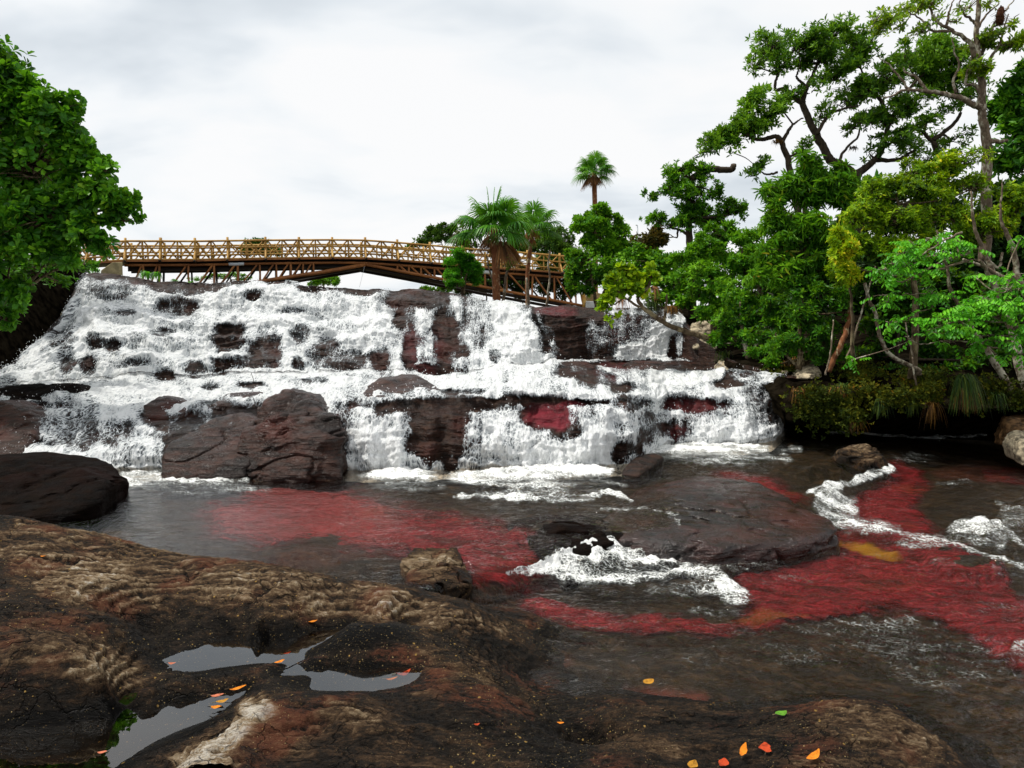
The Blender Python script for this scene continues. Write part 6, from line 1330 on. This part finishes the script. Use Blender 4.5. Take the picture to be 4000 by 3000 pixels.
# deck slab
xs = np.linspace(60, 2420, 80)
def slab(name, h0, h1, s0, s1, mat, xs=xs):
    V = np.array([[deck(x_, h0, s0), deck(x_, h0, s1), deck(x_, h1, s1), deck(x_, h1, s0)] for x_ in xs]).reshape(-1, 3)
    n = len(xs); i = np.arange(n * 4).reshape(n, 4); j = np.roll(i, -1, 1)
    F_ = np.stack([i[:-1], j[:-1], j[1:], i[1:]], -1).reshape(-1, 4)
    caps = np.array([[0, 1, 2, 3], [n * 4 - 1, n * 4 - 2, n * 4 - 3, n * 4 - 4]])
    return mk(name, V, [np.vstack([F_, caps])], mat, br)
slab('deck', -.05, -.09, -.16, BW_ + .16, M['wood_dark'])
slab('edge_board', -.055, -.125, -.20, -.162, M['wood_red'])
slab('deck_beam', -.10, -.50, .35, .50, M['wood_dark'], np.linspace(494, 2200, 60))
slab('deck_beam', -.10, -.50, 1.5, 1.65, M['wood_dark'], np.linspace(494, 2200, 60))
# trusses
def chord_py(px): return 1032 + (np.abs(px - 1427) * (.166 if px < 1427 else .190))
def under(px, py, side):
    p = P(px, py, bd(px)); q = deck(px, 0, side) - deck(px, 0, 0); return p + q
VL = [560, 623, 737, 837, 929, 1015, 1080, 1137, 1184, 1225]; VR = [1553, 1597, 1645, 1697, 1755, 1820, 1895, 1980, 2080, 2165, 2250]
top_py = lambda px: float(interp(DK, px)) + 23
for side, mt in ((0.0, M['wood_red']), (BW_ - .1, M['wood_dark'])):
    mb = MB(); add_tube(mb, np.array([under(px, top_py(px), side) for px in np.linspace(486, 2250, 60)]), .062, 8); mb.build('top_chord', mt, br)
    for a, b in ((1427, 560), (1427, 2290)):
        log_mesh('arch_log', under(a, chord_py(a), side), under(b, chord_py(b), side), .085, mt, br)
        log_mesh('arch_log', under(a, chord_py(a) + 12, side + .22), under(b, chord_py(b) + 12, side + .22), .075, M['wood_dark'], br)
    for i, px in enumerate(VL):
        log_mesh('truss_post', under(px, chord_py(px), side), under(px, top_py(px), side), .048, mt, br)
        sp_ = (VL[i] - VL[i - 1]) if i else 80
        x0 = px - sp_ * .85; log_mesh('truss_diagonal', under(x0, chord_py(x0), side), under(px - 8, top_py(px), side), .044, mt, br)
    for i, px in enumerate(VR):
        log_mesh('truss_post', under(px, chord_py(px), side), under(px, top_py(px), side), .05, mt, br)
        sp_ = (VR[i + 1] - VR[i]) if i < len(VR) - 1 else 60
        x0 = min(px + sp_ * .85, 2280); log_mesh('truss_diagonal', under(px + 6, top_py(px), side), under(x0, chord_py(x0), side), .046, mt, br)
log_mesh('end_post', P(2282, 1205, 40.2), P(2282, 1140, 40.2), .09, M['wood'], br)
for a, b in ((893, 953), (1885, 1932)):
    log_mesh('pipe_sleeve', under(a, top_py(a), -.01), under(b, top_py(b), -.01), .095, M['metal'], br, 12)
mb = MB(); add_tube(mb, np.array([P(1425, 1034, 37.2), P(1416, 1075, 37.2), P(1404, 1122, 37.2)]), .006, 4); mb.build('hanging_cable', M['metal'], br)

def prism(name, poly, d, th, mat):
    A = np.array([P(a, b, d) for a, b in poly]); B = A + np.array([A[:, 0] * th / d, np.full(len(A), th), np.zeros(len(A))]).T
    bm = bmesh.new(); va = [bm.verts.new(v) for v in A]; vb = [bm.verts.new(v) for v in B]
    bm.faces.new(va); bm.faces.new(vb[::-1]); n = len(va)
    for i in range(n): bm.faces.new([va[i], vb[i], vb[(i + 1) % n], va[(i + 1) % n]][::-1])
    bmesh.ops.recalc_face_normals(bm, faces=bm.faces[:])
    bmesh.ops.bevel(bm, geom=bm.edges[:], offset=.012, segments=1, affect='EDGES')
    me = bpy.data.meshes.new(name); bm.to_mesh(me); bm.free(); me.materials.append(mat)
    o = bpy.data.objects.new(name, me); COL.objects.link(o); return o
tag(prism('concrete_abutment', [(392, 1078), (395, 1056), (440, 1024), (478, 1024), (480, 1080)], 33.3, 1.6, M['concrete']), 'yellow stained concrete abutment under the left end of the bridge', 'abutment')
tag(prism('concrete_footing', [(2287, 1215), (2289, 1176), (2350, 1178), (2352, 1215)], 39, 1.5, M['concrete_grey']), 'pale grey concrete footing at the right end of the bridge', 'footing')
tag(prism('sand_mound_ground', [(2287, 1190), (2290, 1150), (2330, 1142), (2360, 1150), (2362, 1190)], 44, 3, mat_plain('tan_sand', (.42, .30, .14), .95, .3, 3.0)), 'tan sand bank behind the grey footing', kind='structure')
sg = tag(prism('notice_board', [(436, 972), (436, 946), (476, 946), (476, 972)], 36.6, .03, M['sign_white']), 'small white and green notice board behind the left end of the railing', 'sign')
A_ = np.array([P(437.5, 958, 36.58), P(446, 958, 36.58), P(446, 947, 36.58), P(437.5, 947, 36.58)]); mk('green_panel', A_, np.array([[0, 1, 2, 3]]), M['sign_green'], sg)
A_ = np.array([P(437.5, 970, 36.58), P(446, 970, 36.58), P(446, 960, 36.58), P(437.5, 960, 36.58)]); mk('green_panel', A_, np.array([[0, 1, 2, 3]]), M['sign_green'], sg)
log_mesh('support_pole', P(456, 1030, 36.66), P(456, 968, 36.66), .03, M['metal'], sg)
# distant lamp post
lp = tag(empty('lamp_post', P(2493, 1000, 60)), 'slender distant lamp post beyond the rust leaf tree', 'lamp')
log_mesh('pole', P(2493, 1000, 60), P(2490, 880, 60), .045, M['metal'], lp); log_mesh('lamp_arm', P(2490, 880, 60), P(2483, 878, 60), .04, M['metal'], lp)

# hanging nest in the bare branches
mb = MB(); rg = np.random.default_rng(3); c = P(3908, 62, 15.5)
th, ph = np.meshgrid(np.linspace(0, np.pi, 30), np.linspace(0, 2 * np.pi, 40)); r_ = .085 * (1 + .35 * fbm(np.cos(ph) * 2, np.sin(ph) * 2, th * 2, 4, 9))
V = np.stack([c[0] + r_ * np.sin(th) * np.cos(ph) * .85, c[1] + r_ * np.sin(th) * np.sin(ph) * .85, c[2] + r_ * 1.9 * np.cos(th)], -1)
mb.add(V.reshape(-1, 3), grid_faces(40, 30))
for k in range(160):
    a = rg.random() * 6.28; t = rg.uniform(-1, 1); p0 = c + np.array([.07 * math.cos(a), .07 * math.sin(a), t * .13]); add_tube(mb, np.array([p0, p0 + rg.normal(0, .05, 3) + np.array([0, 0, -.04])]), .003, 3)
tag(mb.build('hanging_nest', M['nest']), 'ragged brown nest hanging among bare twigs at the top right', 'nest')
# epiphytes on the trees
tuft('bromeliad rooted where the bent limb turns', 2600 + .633 * 690, .633 * 880, 17.9, .24, 60, M['grass_dry'], 131, .4, 'bromeliad', 1.0, .012, 'epiphytes on the trees')
tuft('clump of brown epiphyte on the fork of the contorted tree', 2600 + .633 * 1160, .633 * 910, 18.9, .16, 40, M['bark_dark'], 132, .6, 'bromeliad', .6, .02, 'epiphytes on the trees')

# ------------------------------------------------------------------ world, sun, camera
w = bpy.data.worlds.new('World'); SC.world = w; w.use_nodes = True
t = NT(w.node_tree)
SUN_EL, SUN_AZ = math.radians(60), math.radians(-88)      # azimuth from +Y (view direction), clockwise
sky = t.n('ShaderNodeTexSky', sky_type='NISHITA', sun_disc=False, sun_elevation=SUN_EL, sun_rotation=SUN_AZ)
tc = t.n('ShaderNodeTexCoord').outputs['Generated']
sx = t.n('ShaderNodeSeparateXYZ', {0: tc})
zz = t.m('ADD', t.m('ABSOLUTE', sx.outputs[2]), 0.26)
uv = t.n('ShaderNodeCombineXYZ', {0: t.m('DIVIDE', sx.outputs[0], zz), 1: t.m('DIVIDE', sx.outputs[1], zz), 2: 1.7}).outputs[0]
n1 = t.noise(t.scalev(uv, (.75, 1.0, 1)), 1.2, 5, .5, .3); n2 = t.noise(t.scalev(uv, (.8, 1.1, 1)), 3.4, 4, .5, .4)
dens = t.m('ADD', t.m('MULTIPLY', n1, .78), t.m('MULTIPLY', n2, .22))
cloud = t.ramp(dens, [(0.34, srgb(210, 218, 225)), (0.42, srgb(232, 238, 243)), (0.47, srgb(248, 251, 253)), (0.52, srgb(255, 255, 255))])
skyc = t.mix(1.0, sky.outputs[0], (.12, .12, .12, 1), 'MULTIPLY')
col = t.mix(.95, skyc, cloud)
bg = t.n('ShaderNodeBackground', {0: col, 1: 1.0})
t.n('ShaderNodeOutputWorld', {0: bg.outputs[0]})

sl = bpy.data.lights.new('sun', 'SUN'); sl.energy = 4.0; sl.angle = math.radians(2.0); sl.color = (1.0, .955, .88)
so = bpy.data.objects.new('sun', sl); COL.objects.link(so)
sd_ = Vector((math.sin(SUN_AZ) * math.cos(SUN_EL), math.cos(SUN_AZ) * math.cos(SUN_EL), math.sin(SUN_EL)))
so.rotation_euler = (-sd_).to_track_quat('-Z', 'Y').to_euler(); so.location = sd_ * 60

cam = bpy.data.cameras.new('camera'); cam.sensor_width = 36; cam.lens = F / 4000 * 36; cam.clip_end = 3000; cam.clip_start = .05
co = bpy.data.objects.new('camera', cam); COL.objects.link(co); co.location = (0, 0, CZ); co.rotation_euler = (math.pi / 2 - PITCH, 0, 0)
SC.camera = co
SC.view_settings.view_transform = 'Standard'; SC.view_settings.look = 'None'; SC.view_settings.exposure = 0.0; SC.view_settings.gamma = 1.0
SC.view_settings.use_curve_mapping = False
SC.render.engine = 'CYCLES'; cy = SC.cycles
cy.use_denoising = True
try: cy.denoiser = 'OPENIMAGEDENOISE'
except Exception: pass
cy.max_bounces = 6; cy.diffuse_bounces = 2; cy.glossy_bounces = 3; cy.transmission_bounces = 2; cy.transparent_max_bounces = 12
cy.caustics_reflective = False; cy.caustics_refractive = False; cy.sample_clamp_indirect = 4.0
